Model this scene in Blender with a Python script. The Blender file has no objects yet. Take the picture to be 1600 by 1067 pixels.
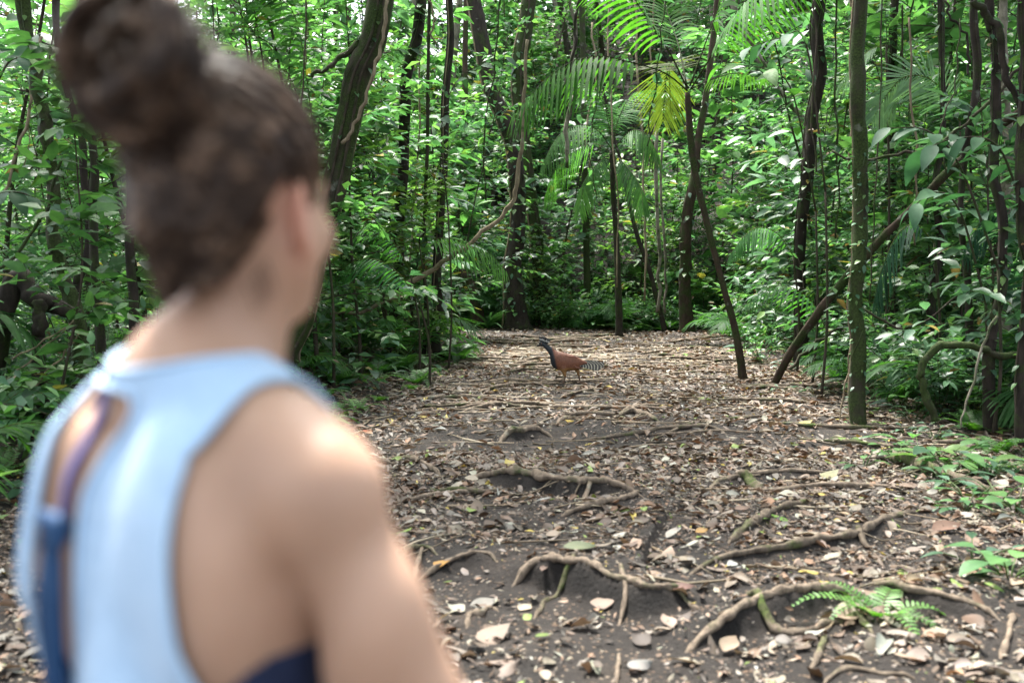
import bpy, math, random
import numpy as np
from mathutils import Vector, Matrix
rng = np.random.default_rng(7)
random.seed(7)
sc = bpy.context.scene
R = math.radians
# ------------------------------------------------------------------ camera
CAMH = 1.45; FPX = 1556.0; HOR = 430.0
PITCH = math.atan((533.5 - HOR) / FPX)
cd = bpy.data.cameras.new('camera'); cam = bpy.data.objects.new('camera', cd); sc.collection.objects.link(cam)
cam.location = (0, 0, CAMH); cam.rotation_euler = (R(90) - PITCH, 0, 0)
cd.lens = 35; cd.sensor_width = 36; cd.clip_start = 0.05; cd.clip_end = 500
cd.dof.use_dof = True; cd.dof.focus_distance = 13.6; cd.dof.aperture_fstop = 2.2; cd.dof.aperture_blades = 0
sc.camera = cam
# ------------------------------------------------------------------ sky, sun, exposure
SUN_EL, SUN_AZ = R(66), R(-22)
w = bpy.data.worlds.new('World'); sc.world = w; w.use_nodes = True
nt = w.node_tree; bg = nt.nodes['Background']
sky = nt.nodes.new('ShaderNodeTexSky'); sky.sky_type = 'NISHITA'; sky.sun_disc = False
sky.sun_elevation = SUN_EL; sky.sun_rotation = SUN_AZ; sky.dust_density = 4; sky.air_density = 1.0; sky.ozone_density = 1
hs = nt.nodes.new('ShaderNodeHueSaturation'); hs.inputs['Saturation'].default_value = 0.42
nt.links.new(sky.outputs[0], hs.inputs['Color']); nt.links.new(hs.outputs[0], bg.inputs[0]); bg.inputs[1].default_value = 0.15
sl = bpy.data.lights.new('sun', 'SUN'); so = bpy.data.objects.new('sun', sl); sc.collection.objects.link(so)
sl.energy = 3.4; sl.angle = R(10); sl.color = (1, 0.97, 0.9)
sdir = Vector((math.sin(SUN_AZ) * math.cos(SUN_EL), math.cos(SUN_AZ) * math.cos(SUN_EL), math.sin(SUN_EL)))
so.rotation_euler = sdir.to_track_quat('Z', 'Y').to_euler(); so.location = (0, 0, 30)
sc.view_settings.view_transform = 'Standard'; sc.view_settings.look = 'None'; sc.view_settings.gamma = 1
sc.view_settings.exposure = 2.25
cy = sc.cycles; cy.max_bounces = 7; cy.diffuse_bounces = 4; cy.glossy_bounces = 2; cy.transmission_bounces = 5; cy.transparent_max_bounces = 4
cy.use_denoising = True; cy.caustics_reflective = False; cy.caustics_refractive = False; cy.sample_clamp_indirect = 6
# ------------------------------------------------------------------ helpers
cp, sp_ = math.cos(PITCH), math.sin(PITCH)
def ray(px, py):
    u = (px - 800) / FPX; v = -(py - 533.5) / FPX
    return np.array([u, cp + v * sp_, v * cp - sp_])
def at(px, py, Y):
    d = ray(px, py); return np.array([0, 0, CAMH]) + d * (Y / d[1])
def unit(a): return a / (np.linalg.norm(a, axis=-1, keepdims=True) + 1e-12)
def hash2(ix, iy, s):
    n = (ix.astype(np.int64) * 374761393 + iy.astype(np.int64) * 668265263 + s * 974634777) & 0x7fffffff
    n = ((n ^ (n >> 13)) * 1274126177) & 0x7fffffff
    return ((n ^ (n >> 16)) & 0xffff) / 65535.0
def noise2(x, y, f, s=0):
    x = np.asarray(x, float) * f; y = np.asarray(y, float) * f
    ix = np.floor(x); iy = np.floor(y); fx = x - ix; fy = y - iy
    fx = fx * fx * (3 - 2 * fx); fy = fy * fy * (3 - 2 * fy)
    a = hash2(ix, iy, s); b = hash2(ix + 1, iy, s); c = hash2(ix, iy + 1, s); d = hash2(ix + 1, iy + 1, s)
    return (a * (1 - fx) + b * fx) * (1 - fy) + (c * (1 - fx) + d * fx) * fy
def sstep(a, b, x):
    t = np.clip((x - a) / (b - a), 0, 1); return t * t * (3 - 2 * t)
def smooth_path(pts, n=4):
    P = np.array(pts, float)
    if len(P) < 3: 
        t = np.linspace(0, 1, n + 1)[:, None]; return P[0] * (1 - t) + P[-1] * t
    Q = np.vstack([2 * P[0] - P[1], P, 2 * P[-1] - P[-2]]); out = []
    for i in range(1, len(Q) - 2):
        p0, p1, p2, p3 = Q[i - 1:i + 3]
        for k in range(n):
            t = k / n
            out.append(.5 * (2 * p1 + (p2 - p0) * t + (2 * p0 - 5 * p1 + 4 * p2 - p3) * t * t + (3 * p1 - p0 - 3 * p2 + p3) * t ** 3))
    out.append(P[-1]); return np.array(out)
def lerp_list(vals, n):
    return np.interp(np.linspace(0, 1, n), np.linspace(0, 1, len(vals)), vals)

class Mesh:
    """collects vertices, faces and a colour per vertex; build() links them as one mesh object"""
    def __init__(s): s.V = []; s.L = []; s.T = []; s.C = []; s.M = []; s.n = 0
    def add(s, V, faces, col=(1, 1, 1), mi=0):
        V = np.asarray(V, float); s.V.append(V)
        s.L.append(np.concatenate([np.asarray(f) for f in faces]) + s.n if len(faces) else np.zeros(0, int))
        s.T.append(np.array([len(f) for f in faces], int)); s.M.append(np.full(len(faces), mi))
        c = np.asarray(col, float); s.C.append(np.broadcast_to(c, (len(V), 3)) if c.ndim == 1 else c); s.n += len(V)
    def grid(s, V, nu, nv, col=(1, 1, 1), closeu=False, mi=0):
        i = np.arange(nu if closeu else nu - 1); j = np.arange(nv - 1); I, J = np.meshgrid(i, j, indexing='ij'); I2 = (I + 1) % nu
        F = np.stack([I * nv + J, I2 * nv + J, I2 * nv + J + 1, I * nv + J + 1], -1).reshape(-1, 4)
        V = np.asarray(V, float); s.V.append(V); s.L.append(F.ravel() + s.n); s.T.append(np.full(len(F), 4)); s.M.append(np.full(len(F), mi))
        c = np.asarray(col, float); s.C.append(np.broadcast_to(c, (len(V), 3)) if c.ndim == 1 else c); s.n += len(V)
    def place(s, proto, pos, dr, nr, scale, col, wid=None):
        PV, PF = proto; pos = np.asarray(pos); n = len(pos)
        if n == 0: return
        dr = unit(np.asarray(dr)); nr = np.asarray(nr); x = unit(np.cross(dr, nr)); nr = np.cross(x, dr)
        sc_ = np.broadcast_to(np.asarray(scale, float), (n,))[:, None, None]
        wd = sc_ if wid is None else np.broadcast_to(np.asarray(wid, float), (n,))[:, None, None]
        V = pos[:, None] + x[:, None] * PV[None, :, :1] * wd + dr[:, None] * PV[None, :, 1:2] * sc_ + nr[:, None] * PV[None, :, 2:] * sc_
        k = len(PV); lp = np.concatenate([np.asarray(f) for f in PF]); tt = np.array([len(f) for f in PF])
        s.V.append(V.reshape(-1, 3)); s.L.append((lp[None] + (np.arange(n) * k)[:, None]).ravel() + s.n)
        s.T.append(np.tile(tt, n)); s.M.append(np.zeros(n * len(tt), int))
        s.C.append(np.repeat(np.broadcast_to(np.asarray(col, float), (n, 3)), k, 0)); s.n += n * k
    def tube(s, pts, rad, n=7, col=(1, 1, 1), lump=0.0, seed=0, cap=True):
        P = np.asarray(pts, float); m = len(P); rad = np.asarray(rad, float)
        if rad.ndim == 0: rad = np.full(m, float(rad))
        if len(rad) != m: rad = lerp_list(rad, m)
        T = unit(np.gradient(P, axis=0)); ref = np.array([.31, .95, .05]) if abs(T[0][2]) > .8 else np.array([0, 0, 1.0])
        A = np.zeros_like(P); A[0] = unit(np.cross(T[0], ref))
        for i in range(1, m): A[i] = unit(A[i - 1] - T[i] * np.dot(A[i - 1], T[i]))
        B = np.cross(T, A); a = np.arange(n) * 2 * math.pi / n
        rr = rad[None, :] * (1 + lump * (noise2(np.arange(m)[None, :] * .7 + seed * 9, np.sin(a)[:, None] * 1.5 + np.cos(a)[:, None] * .7, 1.0, seed) - .5) * 2)
        V = P[None] + (np.cos(a)[:, None, None] * A[None] + np.sin(a)[:, None, None] * B[None]) * rr[..., None]
        base = s.n; s.grid(V.reshape(-1, 3), n, m, col, True)
        if cap:
            F = [base + np.arange(n)[::-1] * m, base + np.arange(n) * m + m - 1]
            s.L.append(np.concatenate(F)); s.T.append(np.array([n, n])); s.M.append(np.zeros(2, int))
    def build(s, name, mat, parent=None, origin=None, smooth=True):
        V = np.concatenate(s.V) if s.V else np.zeros((0, 3))
        if origin is not None: V = V - np.asarray(origin)
        L = np.concatenate(s.L).astype(np.int32); T = np.concatenate(s.T).astype(np.int32); C = np.concatenate(s.C)
        me = bpy.data.meshes.new(name); me.vertices.add(len(V)); me.vertices.foreach_set('co', V.astype(np.float32).ravel())
        me.loops.add(len(L)); me.loops.foreach_set('vertex_index', L)
        me.polygons.add(len(T)); st = np.concatenate([[0], np.cumsum(T)[:-1]]).astype(np.int32)
        me.polygons.foreach_set('loop_start', st); me.polygons.foreach_set('loop_total', T)
        me.polygons.foreach_set('use_smooth', np.full(len(T), smooth))
        mats = mat if isinstance(mat, (list, tuple)) else [mat]
        for m_ in mats: me.materials.append(m_)
        if len(mats) > 1: me.polygons.foreach_set('material_index', np.concatenate(s.M).astype(np.int32))
        at_ = me.color_attributes.new('Col', 'FLOAT_COLOR', 'POINT')
        at_.data.foreach_set('color', np.hstack([C, np.ones((len(C), 1))]).astype(np.float32).ravel())
        me.update(calc_edges=True); me.validate()
        o = bpy.data.objects.new(name, me); sc.collection.objects.link(o)
        if parent is not None: o.parent = parent
        if origin is not None and parent is None: o.location = origin
        return o
def tag(o, label=None, cat=None, group=None, kind=None):
    if label: o['label'] = label
    if cat: o['category'] = cat
    if group: o['group'] = group
    if kind: o['kind'] = kind
    return o
def thing(name, loc, label, cat, group=None):
    o = bpy.data.objects.new(name, None); sc.collection.objects.link(o); o.location = loc; o.empty_display_size = .1
    return tag(o, label, cat, group)
def dup(o, loc, rz=0, s=1.0, label=None, group=None, rx=0.0, ry=0.0):
    c = o.copy(); sc.collection.objects.link(c); c.location = loc; c.rotation_euler = (rx, ry, rz)
    c.scale = (s, s, s) if not isinstance(s, tuple) else s
    if label: c['label'] = label
    if group: c['group'] = group
    for ch in KIDS.get(o.name, []):
        d = ch.copy(); d.parent = c; sc.collection.objects.link(d)
    return c
KIDS = {}
def reg(o, *kids): KIDS[o.name] = list(kids); return o
# ------------------------------------------------------------------ materials
def mat(name):
    m = bpy.data.materials.new(name); m.use_nodes = True; t = m.node_tree; return m, t, t.nodes['Principled BSDF']
def N(t, k, **kw):
    n = t.nodes.new(k)
    for a, v in kw.items():
        if a in ('op',): n.operation = v
        elif a in n.inputs: n.inputs[a].default_value = v
        else: setattr(n, a, v)
    return n
def ramp(t, src, stops):
    r = t.nodes.new('ShaderNodeValToRGB'); e = r.color_ramp.elements
    while len(e) < len(stops): e.new(.5)
    for i, (p, c) in enumerate(stops): e[i].position = p; e[i].color = (*c, 1) if len(c) == 3 else c
    t.links.new(src, r.inputs[0]); return r
def leaf_mat(name, rough=.42, trans=.38, tint=(1.5, 1.7, .5), var=.5, spec=.5):
    m, t, p = mat(name); L = t.links.new
    a = N(t, 'ShaderNodeAttribute', attribute_name='Col'); oi = N(t, 'ShaderNodeObjectInfo')
    mr = N(t, 'ShaderNodeMapRange'); mr.inputs[3].default_value = 1 - var / 2; mr.inputs[4].default_value = 1 + var / 2; L(oi.outputs['Random'], mr.inputs[0])
    h = N(t, 'ShaderNodeHueSaturation'); L(mr.outputs[0], h.inputs['Value']); L(a.outputs['Color'], h.inputs['Color'])
    nz = N(t, 'ShaderNodeTexNoise', Scale=9.0, Detail=3.0); tc = N(t, 'ShaderNodeTexCoord'); L(tc.outputs['Object'], nz.inputs['Vector'])
    mx = N(t, 'ShaderNodeMix', data_type='RGBA', blend_type='MULTIPLY'); mx.inputs[0].default_value = 1
    rr = ramp(t, nz.outputs[0], [(.3, (.7, .75, .7)), (.7, (1.25, 1.2, 1.1))]); L(h.outputs[0], mx.inputs[6]); L(rr.outputs[0], mx.inputs[7])
    L(mx.outputs[2], p.inputs['Base Color']); p.inputs['Roughness'].default_value = rough; p.inputs['Specular IOR Level'].default_value = spec
    tr = N(t, 'ShaderNodeBsdfTranslucent'); m2 = N(t, 'ShaderNodeMix', data_type='RGBA', blend_type='MULTIPLY'); m2.inputs[0].default_value = 1
    L(mx.outputs[2], m2.inputs[6]); m2.inputs[7].default_value = (*tint, 1); L(m2.outputs[2], tr.inputs[0])
    ms = N(t, 'ShaderNodeMixShader'); ms.inputs[0].default_value = trans; L(p.outputs[0], ms.inputs[1]); L(tr.outputs[0], ms.inputs[2])
    L(ms.outputs[0], t.nodes['Material Output'].inputs[0]); return m
def bark_mat(name, c1, c2, moss=.3, mosscol=(.026, .040, .010), scale=14, bump=.5):
    m, t, p = mat(name); L = t.links.new; tc = N(t, 'ShaderNodeTexCoord')
    mp = N(t, 'ShaderNodeMapping'); mp.inputs['Scale'].default_value = (1, 1, .35); L(tc.outputs['Object'], mp.inputs[0])
    n1 = N(t, 'ShaderNodeTexNoise', Scale=float(scale), Detail=8.0, Roughness=.7); L(mp.outputs[0], n1.inputs['Vector'])
    r1 = ramp(t, n1.outputs[0], [(.3, c1), (.7, c2)])
    n2 = N(t, 'ShaderNodeTexNoise', Scale=3.1, Detail=6.0, Roughness=.65); L(tc.outputs['Object'], n2.inputs['Vector'])
    r2 = ramp(t, n2.outputs[0], [(.58 - moss * .35, (0, 0, 0)), (.72 - moss * .35, (1, 1, 1))])
    n4 = N(t, 'ShaderNodeTexNoise', Scale=60.0, Detail=3.0); L(tc.outputs['Object'], n4.inputs['Vector'])
    mc = ramp(t, n4.outputs[0], [(.3, tuple(.5 * v for v in mosscol)), (.7, tuple(1.7 * v for v in mosscol))])
    mx = N(t, 'ShaderNodeMix', data_type='RGBA'); L(r2.outputs[0], mx.inputs[0]); L(r1.outputs[0], mx.inputs[6]); L(mc.outputs[0], mx.inputs[7])
    n3 = N(t, 'ShaderNodeTexNoise', Scale=5.5, Detail=4.0); L(tc.outputs['Object'], n3.inputs['Vector'])
    r3 = ramp(t, n3.outputs[0], [(.66, (0, 0, 0)), (.72, (.4, .4, .4))])     # lichen patches
    m3 = N(t, 'ShaderNodeMix', data_type='RGBA'); L(r3.outputs[0], m3.inputs[0]); L(mx.outputs[2], m3.inputs[6]); m3.inputs[7].default_value = (.22, .23, .19, 1)
    L(m3.outputs[2], p.inputs['Base Color']); p.inputs['Roughness'].default_value = .85; p.inputs['Specular IOR Level'].default_value = .2
    b = N(t, 'ShaderNodeBump', Strength=bump, Distance=.02); L(n1.outputs[0], b.inputs['Height']); L(b.outputs[0], p.inputs['Normal'])
    return m
def plain(name, c, rough=.6, c2=None, scale=20, spec=.4, bump=0, sheen=0):
    m, t, p = mat(name); L = t.links.new; tc = N(t, 'ShaderNodeTexCoord'); n = N(t, 'ShaderNodeTexNoise', Scale=float(scale), Detail=5.0)
    L(tc.outputs['Object'], n.inputs['Vector']); c2 = c2 or tuple(v * .8 for v in c); r = ramp(t, n.outputs[0], [(.3, c2), (.7, c)])
    L(r.outputs[0], p.inputs['Base Color']); p.inputs['Roughness'].default_value = rough; p.inputs['Specular IOR Level'].default_value = spec
    if sheen: p.inputs['Sheen Weight'].default_value = sheen
    if bump: b = N(t, 'ShaderNodeBump', Strength=bump, Distance=.01); L(n.outputs[0], b.inputs['Height']); L(b.outputs[0], p.inputs['Normal'])
    return m
M_leaf = leaf_mat('leaf', trans=.42, tint=(1.15, 1.45, .8), spec=.45); M_frond = leaf_mat('palm_leaf', .6, .5, (1.3, 1.6, .5), .25, .15)
M_big = leaf_mat('large_leaf', .62, .35, (1.1, 1.4, .7), .3, .25)
M_fern = leaf_mat('fern_leaf', .5, .4, (1.4, 1.7, .5), .3)
M_litter = leaf_mat('dead_leaf', .6, .12, (1.2, .9, .6), 0, .3)
M_bark = bark_mat('bark', (.012, .010, .008), (.05, .04, .03), .3)
M_dark = bark_mat('dark_bark', (.010, .008, .0065), (.042, .032, .025), .2)
M_moss = bark_mat('mossy_bark', (.014, .012, .008), (.05, .043, .028), .55)
M_pale = bark_mat('pale_bark', (.09, .08, .06), (.26, .23, .18), .3)
M_red = bark_mat('brown_bark', (.02, .013, .009), (.07, .047, .032), .35)
M_root = bark_mat('root_bark', (.05, .038, .028), (.27, .21, .155), .08, scale=22, bump=.8)
M_rootmoss = bark_mat('mossy_root_bark', (.04, .03, .022), (.19, .15, .11), .22, (.045, .065, .014), scale=20, bump=.8)
M_vine = bark_mat('vine_bark', (.10, .075, .05), (.30, .24, .16), .05)
M_bough = bark_mat('twig', (.02, .016, .01), (.07, .055, .04), .3)
# ================================================================== ground: roots make small steps in the trail
ROOTS = [ # pixels in the photograph -> trail plane; width px, ledge height, moss, label
 ([(712,642),(760,634),(800,630),(850,630),(885,633)],8,.05,0,'long pale root lying straight across the trail just in front of the bird'),
 ([(776,690),(800,682),(840,678),(866,681)],11,.07,0,'short thick root over a dark hollow in the middle of the trail'),
 ([(898,687),(960,684),(1010,680),(1060,673),(1105,674),(1148,690)],7,.05,1,'thin mossy root crossing the right half of the trail'),
 ([(1000,700),(1050,683),(1100,668),(1180,660),(1230,652)],6,.0,1,'slender green root angling up beside the thin mossy root'),
 ([(608,708),(640,716),(670,730),(694,740)],10,.04,0,'short brown root on the trail next to the shoulder of the person'),
 ([(725,738),(765,740),(800,748),(850,760),(900,766),(950,768),(1022,775)],15,.10,0,'long thick root forming a step across the trail centre, green at one end'),
 ([(868,812),(920,801),(960,795),(985,787),(1003,772)],11,.03,0,'bent root curling up to join the long central step root'),
 ([(905,792),(925,778),(950,771)],8,.0,0,'short knuckle of root between the step root and the bent root'),
 ([(640,884),(700,872),(745,868),(785,880)],9,.05,0,'thin root left of the high arching root with the fringe of bark'),
 ([(788,880),(830,868),(870,872),(920,886),(970,904),(1010,916),(1060,910),(1095,893)],15,.17,0,'high arching root with peeling bark above the deepest dark soil step'),
 ([(1052,988),(1130,951),(1190,931),(1250,919),(1300,910),(1345,905)],16,.13,0,'thick knobbly pale root rising toward the fern over a dark hollow'),
 ([(1345,905),(1400,925),(1480,942),(1580,962)],13,.07,0,'root running from the fern down to the lower right edge'),
 ([(1050,908),(1120,881),(1200,862),(1280,848),(1340,836),(1358,830),(1400,812),(1462,795)],12,.06,1,'very long root climbing to the right with an upturned stub'),
 ([(1338,832),(1345,850),(1368,862)],11,.0,1,'broken root stub with a pale cut end'),
 ([(1130,856),(1170,830),(1200,812),(1240,800),(1295,790)],14,.04,1,'stout root patched with pale lichen and bright green moss'),
 ([(1105,768),(1130,751),(1180,745),(1250,743),(1310,741)],8,.06,0,'dark thin root bordering a hollow right of the step root'),
 ([(1150,752),(1175,758),(1195,778)],17,.0,1,'stubby moss covered root hump right of the trail centre'),
 ([(1385,718),(1440,735),(1500,755),(1565,777)],20,.05,1,'thick moss covered root like a log by the seedlings at the right'),
 ([(1163,945),(1190,960),(1230,980),(1285,976),(1340,968),(1372,1002)],15,.0,1,'green sinuous root looping through the hollow under the fern'),
 ([(828,957),(850,936),(872,917),(906,900)],9,.0,1,'straight mossy stick leaning in front of the arching root'),
 ([(612,874),(630,855),(660,848),(690,855)],10,.08,0,'low arched root over a round dark hole beside the elbow of the person'),
 ([(640,905),(652,878),(664,852)],9,.0,0,'short root dropping from the low arch beside the elbow'),
 ([(730,972),(742,950),(768,936),(785,938)],12,.03,0,'lumpy root bump left of the mossy stick'),
 ([(1262,1040),(1280,1010),(1302,985)],13,.0,1,'short green root poking up below the sinuous root'),
 ([(966,905),(974,938),(970,972)],8,.0,0,'thin root hanging down the face of the deepest soil step'),
 ([(1030,925),(1060,945),(1100,958)],9,.0,0,'small root slanting down right of the soil step'),
 ([(1585,958),(1574,995),(1562,1030)],10,.0,0,'pale root turning down at the right edge of the picture'),
 ([(898,560),(912,548),(936,543),(952,547)],6,.02,0,'pale curved root on the sunny ground behind the bird'),
 ([(905,572),(960,574),(1012,571)],4,.02,0,'thin straight root level with the tail of the bird'),
 ([(740,601),(800,598),(880,594)],5,.02,0,'thin root at the feet of the bird'),
 ([(868,620),(905,613),(935,606)],6,.03,0,'short dark root just below and right of the bird'),
 ([(955,655),(985,645),(1010,650),(1032,662)],9,.06,0,'humped root shading a hollow, right of the trail centre below the bird'),
 ([(868,664),(890,658),(915,672)],8,.03,0,'small kinked root holding a yellow leaf'),
 ([(640,540),(690,528),(735,533)],6,.02,0,'root lying across the far end of the trail at the left'),
 ([(1040,548),(1090,543),(1150,548)],5,.02,0,'root at the far right end of the trail'),
 ([(1280,1067),(1330,1040),(1400,1050),(1440,1062)],9,.0,1,'thin green root along the bottom edge'),
 ([(960,1062),(968,1030),(972,1000)],9,.0,0,'upright sliver of root at the bottom centre'),
 ([(1480,640),(1540,655),(1600,668)],9,.04,1,'mossy root among the plants at the right edge'),
]
def ray_plane(px, py, z):
    d = ray(px, py); t = (z - CAMH) / d[2]; return np.array([0, 0, CAMH]) + d * t
RP = []
for pts, wpx, hh, ms, lb in ROOTS:
    P = np.array([ray_plane(x, y, .55 * hh)[:2] for x, y in pts]); P = smooth_path(P, 4)
    RP.append(P)
def ledge(x, y):
    z = np.zeros_like(x)
    for P, (pts, wpx, hh, ms, lb) in zip(RP, ROOTS):
        if hh <= 0: continue
        x0, x1, y0, y1 = P[:, 0].min() - 1.2, P[:, 0].max() + 1.2, P[:, 1].min() - 1.2, P[:, 1].max() + 2.6
        m = (x > x0) & (x < x1) & (y > y0) & (y < y1)
        if not m.any(): continue
        X = x[m]; Y = y[m]; best = np.full(X.shape, 1e9); sg = np.zeros_like(X); along = np.zeros_like(X); over = np.zeros_like(X)
        Q = P if P[-1][0] >= P[0][0] else P[::-1]
        seg = np.linalg.norm(np.diff(Q, axis=0), axis=1); tot = seg.sum(); acc = 0
        for i in range(len(Q) - 1):
            a = Q[i]; b = Q[i + 1]; d = b - a; l2 = d @ d + 1e-9
            tr = ((X - a[0]) * d[0] + (Y - a[1]) * d[1]) / l2; t = np.clip(tr, 0, 1)
            dx = X - a[0] - t * d[0]; dy = Y - a[1] - t * d[1]; dd = np.hypot(dx, dy)
            cr = d[0] * (Y - a[1]) - d[1] * (X - a[0]); c = dd < best
            best = np.where(c, dd, best); sg = np.where(c, np.sign(cr), sg); along = np.where(c, (acc + t * seg[i]) / tot, along)
            acc += seg[i]
        sdn = best * sg + .05 * (noise2(X, Y, 7, 41) - .5) * (best < .3); lat = sstep(0, .3, along) * sstep(1, .7, along) * (.6 + .6 * noise2(X, Y, 1.6, 42))
        up = np.exp(-np.clip(sdn, 0, 9) / (.5 + 3 * hh)); front = sstep(-.085, .01, sdn)
        dip = -.3 * np.exp(-((sdn + .11) / .10) ** 2) * (sdn < 0)
        z[m] += .75 * hh * lat * (np.where(sdn >= 0, up, front) + dip)
    return z
def left_edge(y): return np.interp(y, [0, 4, 8, 10, 13, 16, 20, 24, 28, 34], [-1.9, -2.0, -2.1, -1.9, -1.35, -1.0, -1.3, -1.9, -5.5, -6])
def right_edge(y): return np.interp(y, [0, 4, 8, 10, 13, 16, 20, 24, 28], [2.9, 3.1, 3.9, 4.4, 4.3, 4.2, 4.6, 5.0, 5.2])
def H(x, y, fine=True):
    x = np.asarray(x, float); y = np.asarray(y, float)
    z = .10 * (noise2(x, y, .35, 3) - .5) + .05 * (noise2(x, y, 1.3, 4) - .5)
    if fine: z = z + .022 * (noise2(x, y, 4.5, 5) - .5) + .012 * (noise2(x, y, 13, 6) - .5)
    L_ = left_edge(y); R_ = right_edge(y)
    z = z + .14 * sstep(0, 1.6, L_ - x) + .20 * sstep(0, 3.2, x - R_) * sstep(5, 12, y) + .05 * np.clip(x - R_ - 2, 0, 60) * sstep(2, 14, y) + .03 * np.clip(L_ - 3 - x, 0, 60)
    back = np.clip(y - (29.0 - np.clip(x, -20, 8) * .25), 0, 200); k = sstep(-9, 4, x)
    z = z + (.6 + .4 * k) * .62 * back * sstep(0, 3.5, back) * np.where(back > 26, 26 / np.maximum(back, 1e-3), 1)
    shp = x.shape; z = z + ledge(x.ravel(), y.ravel()).reshape(shp)
    return z
def h1(x, y): return float(H(np.array([x]), np.array([y]), False)[0])
def gp(px, py, tmax=80):
    d = ray(px, py); t = np.concatenate([np.linspace(2, 16, 900), np.linspace(16, tmax, 900)]); P = np.array([0, 0, CAMH]) + d[None] * t[:, None]
    hit = P[:, 2] < H(P[:, 0], P[:, 1], False); i = int(np.argmax(hit)) if hit.any() else len(t) - 1; return P[i]
def axis_lines(a, b, c, d, fine, grow):
    core = list(np.arange(b, c, fine)); s = fine; v = c
    while v < d: core.append(v); s *= grow; v += s
    s = fine; v = b - fine; pre = []
    while v > a: pre.append(v); s *= grow; v -= s
    return np.array(pre[::-1] + core + [])
gx = axis_lines(-70, -1.8, 4.0, 70, .022, 1.05); gy = axis_lines(-25, 3.2, 8.5, 110, .022, 1.025)
GX, GY = np.meshgrid(gx, gy, indexing='ij'); GZ = H(GX, GY)
G = Mesh(); G.grid(np.stack([GX, GY, GZ], -1).reshape(-1, 3), len(gx), len(gy), (1, 1, 1))
M_soil, t, p = mat('soil'); L = t.links.new
tc = N(t, 'ShaderNodeTexCoord'); n1 = N(t, 'ShaderNodeTexNoise', Scale=1.6, Detail=8.0, Roughness=.65); L(tc.outputs['Object'], n1.inputs['Vector'])
r1 = ramp(t, n1.outputs[0], [(.3, (.016, .0135, .0115)), (.55, (.034, .028, .024)), (.75, (.07, .056, .045))])
n2 = N(t, 'ShaderNodeTexNoise', Scale=45.0, Detail=6.0, Roughness=.75); L(tc.outputs['Object'], n2.inputs['Vector'])
r2 = ramp(t, n2.outputs[0], [(.3, (.55, .55, .55)), (.7, (1.5, 1.45, 1.4))])
mx = N(t, 'ShaderNodeMix', data_type='RGBA', blend_type='MULTIPLY'); mx.inputs[0].default_value = 1; L(r1.outputs[0], mx.inputs[6]); L(r2.outputs[0], mx.inputs[7])
vo = N(t, 'ShaderNodeTexVoronoi', Scale=42.0, Randomness=1.0); L(tc.outputs['Object'], vo.inputs['Vector'])
sx = N(t, 'ShaderNodeSeparateColor'); L(vo.outputs['Color'], sx.inputs[0])
r3 = ramp(t, sx.outputs[0], [(0, (.05, .035, .025)), (.4, (.14, .09, .06)), (.8, (.25, .18, .12)), (1, (.4, .33, .25))])
r4 = ramp(t, sx.outputs[1], [(.62, (0, 0, 0)), (.64, (1, 1, 1))]); r5 = ramp(t, vo.outputs['Distance'], [(.28, (1, 1, 1)), (.36, (0, 0, 0))])
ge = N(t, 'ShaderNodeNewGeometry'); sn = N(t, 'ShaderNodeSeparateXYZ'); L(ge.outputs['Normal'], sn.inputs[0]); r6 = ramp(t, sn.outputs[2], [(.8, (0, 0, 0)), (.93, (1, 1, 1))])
mm = N(t, 'ShaderNodeMath', operation='MULTIPLY'); L(r4.outputs[0], mm.inputs[0]); L(r5.outputs[0], mm.inputs[1]); m7 = N(t, 'ShaderNodeMath', operation='MULTIPLY'); L(mm.outputs[0], m7.inputs[0]); L(r6.outputs[0], m7.inputs[1])
m3 = N(t, 'ShaderNodeMix', data_type='RGBA'); L(m7.outputs[0], m3.inputs[0]); L(mx.outputs[2], m3.inputs[6]); L(r3.outputs[0], m3.inputs[7])
r8 = ramp(t, sn.outputs[2], [(.55, (.45, .45, .45)), (.9, (1, 1, 1))]); m8 = N(t, 'ShaderNodeMix', data_type='RGBA', blend_type='MULTIPLY'); m8.inputs[0].default_value = 1; L(m3.outputs[2], m8.inputs[6]); L(r8.outputs[0], m8.inputs[7])   # steep cut faces: dark soil, with ledge shade painted into the colour
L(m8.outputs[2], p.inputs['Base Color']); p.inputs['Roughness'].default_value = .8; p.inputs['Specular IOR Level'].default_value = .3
b = N(t, 'ShaderNodeBump', Strength=1.0, Distance=.035); L(n2.outputs[0], b.inputs['Height']); b2 = N(t, 'ShaderNodeBump', Strength=.6, Distance=.01); L(m7.outputs[0], b2.inputs['Height']); L(b.outputs[0], b2.inputs['Normal']); L(b2.outputs[0], p.inputs['Normal'])
tag(G.build('ground', M_soil), kind='structure')
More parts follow.
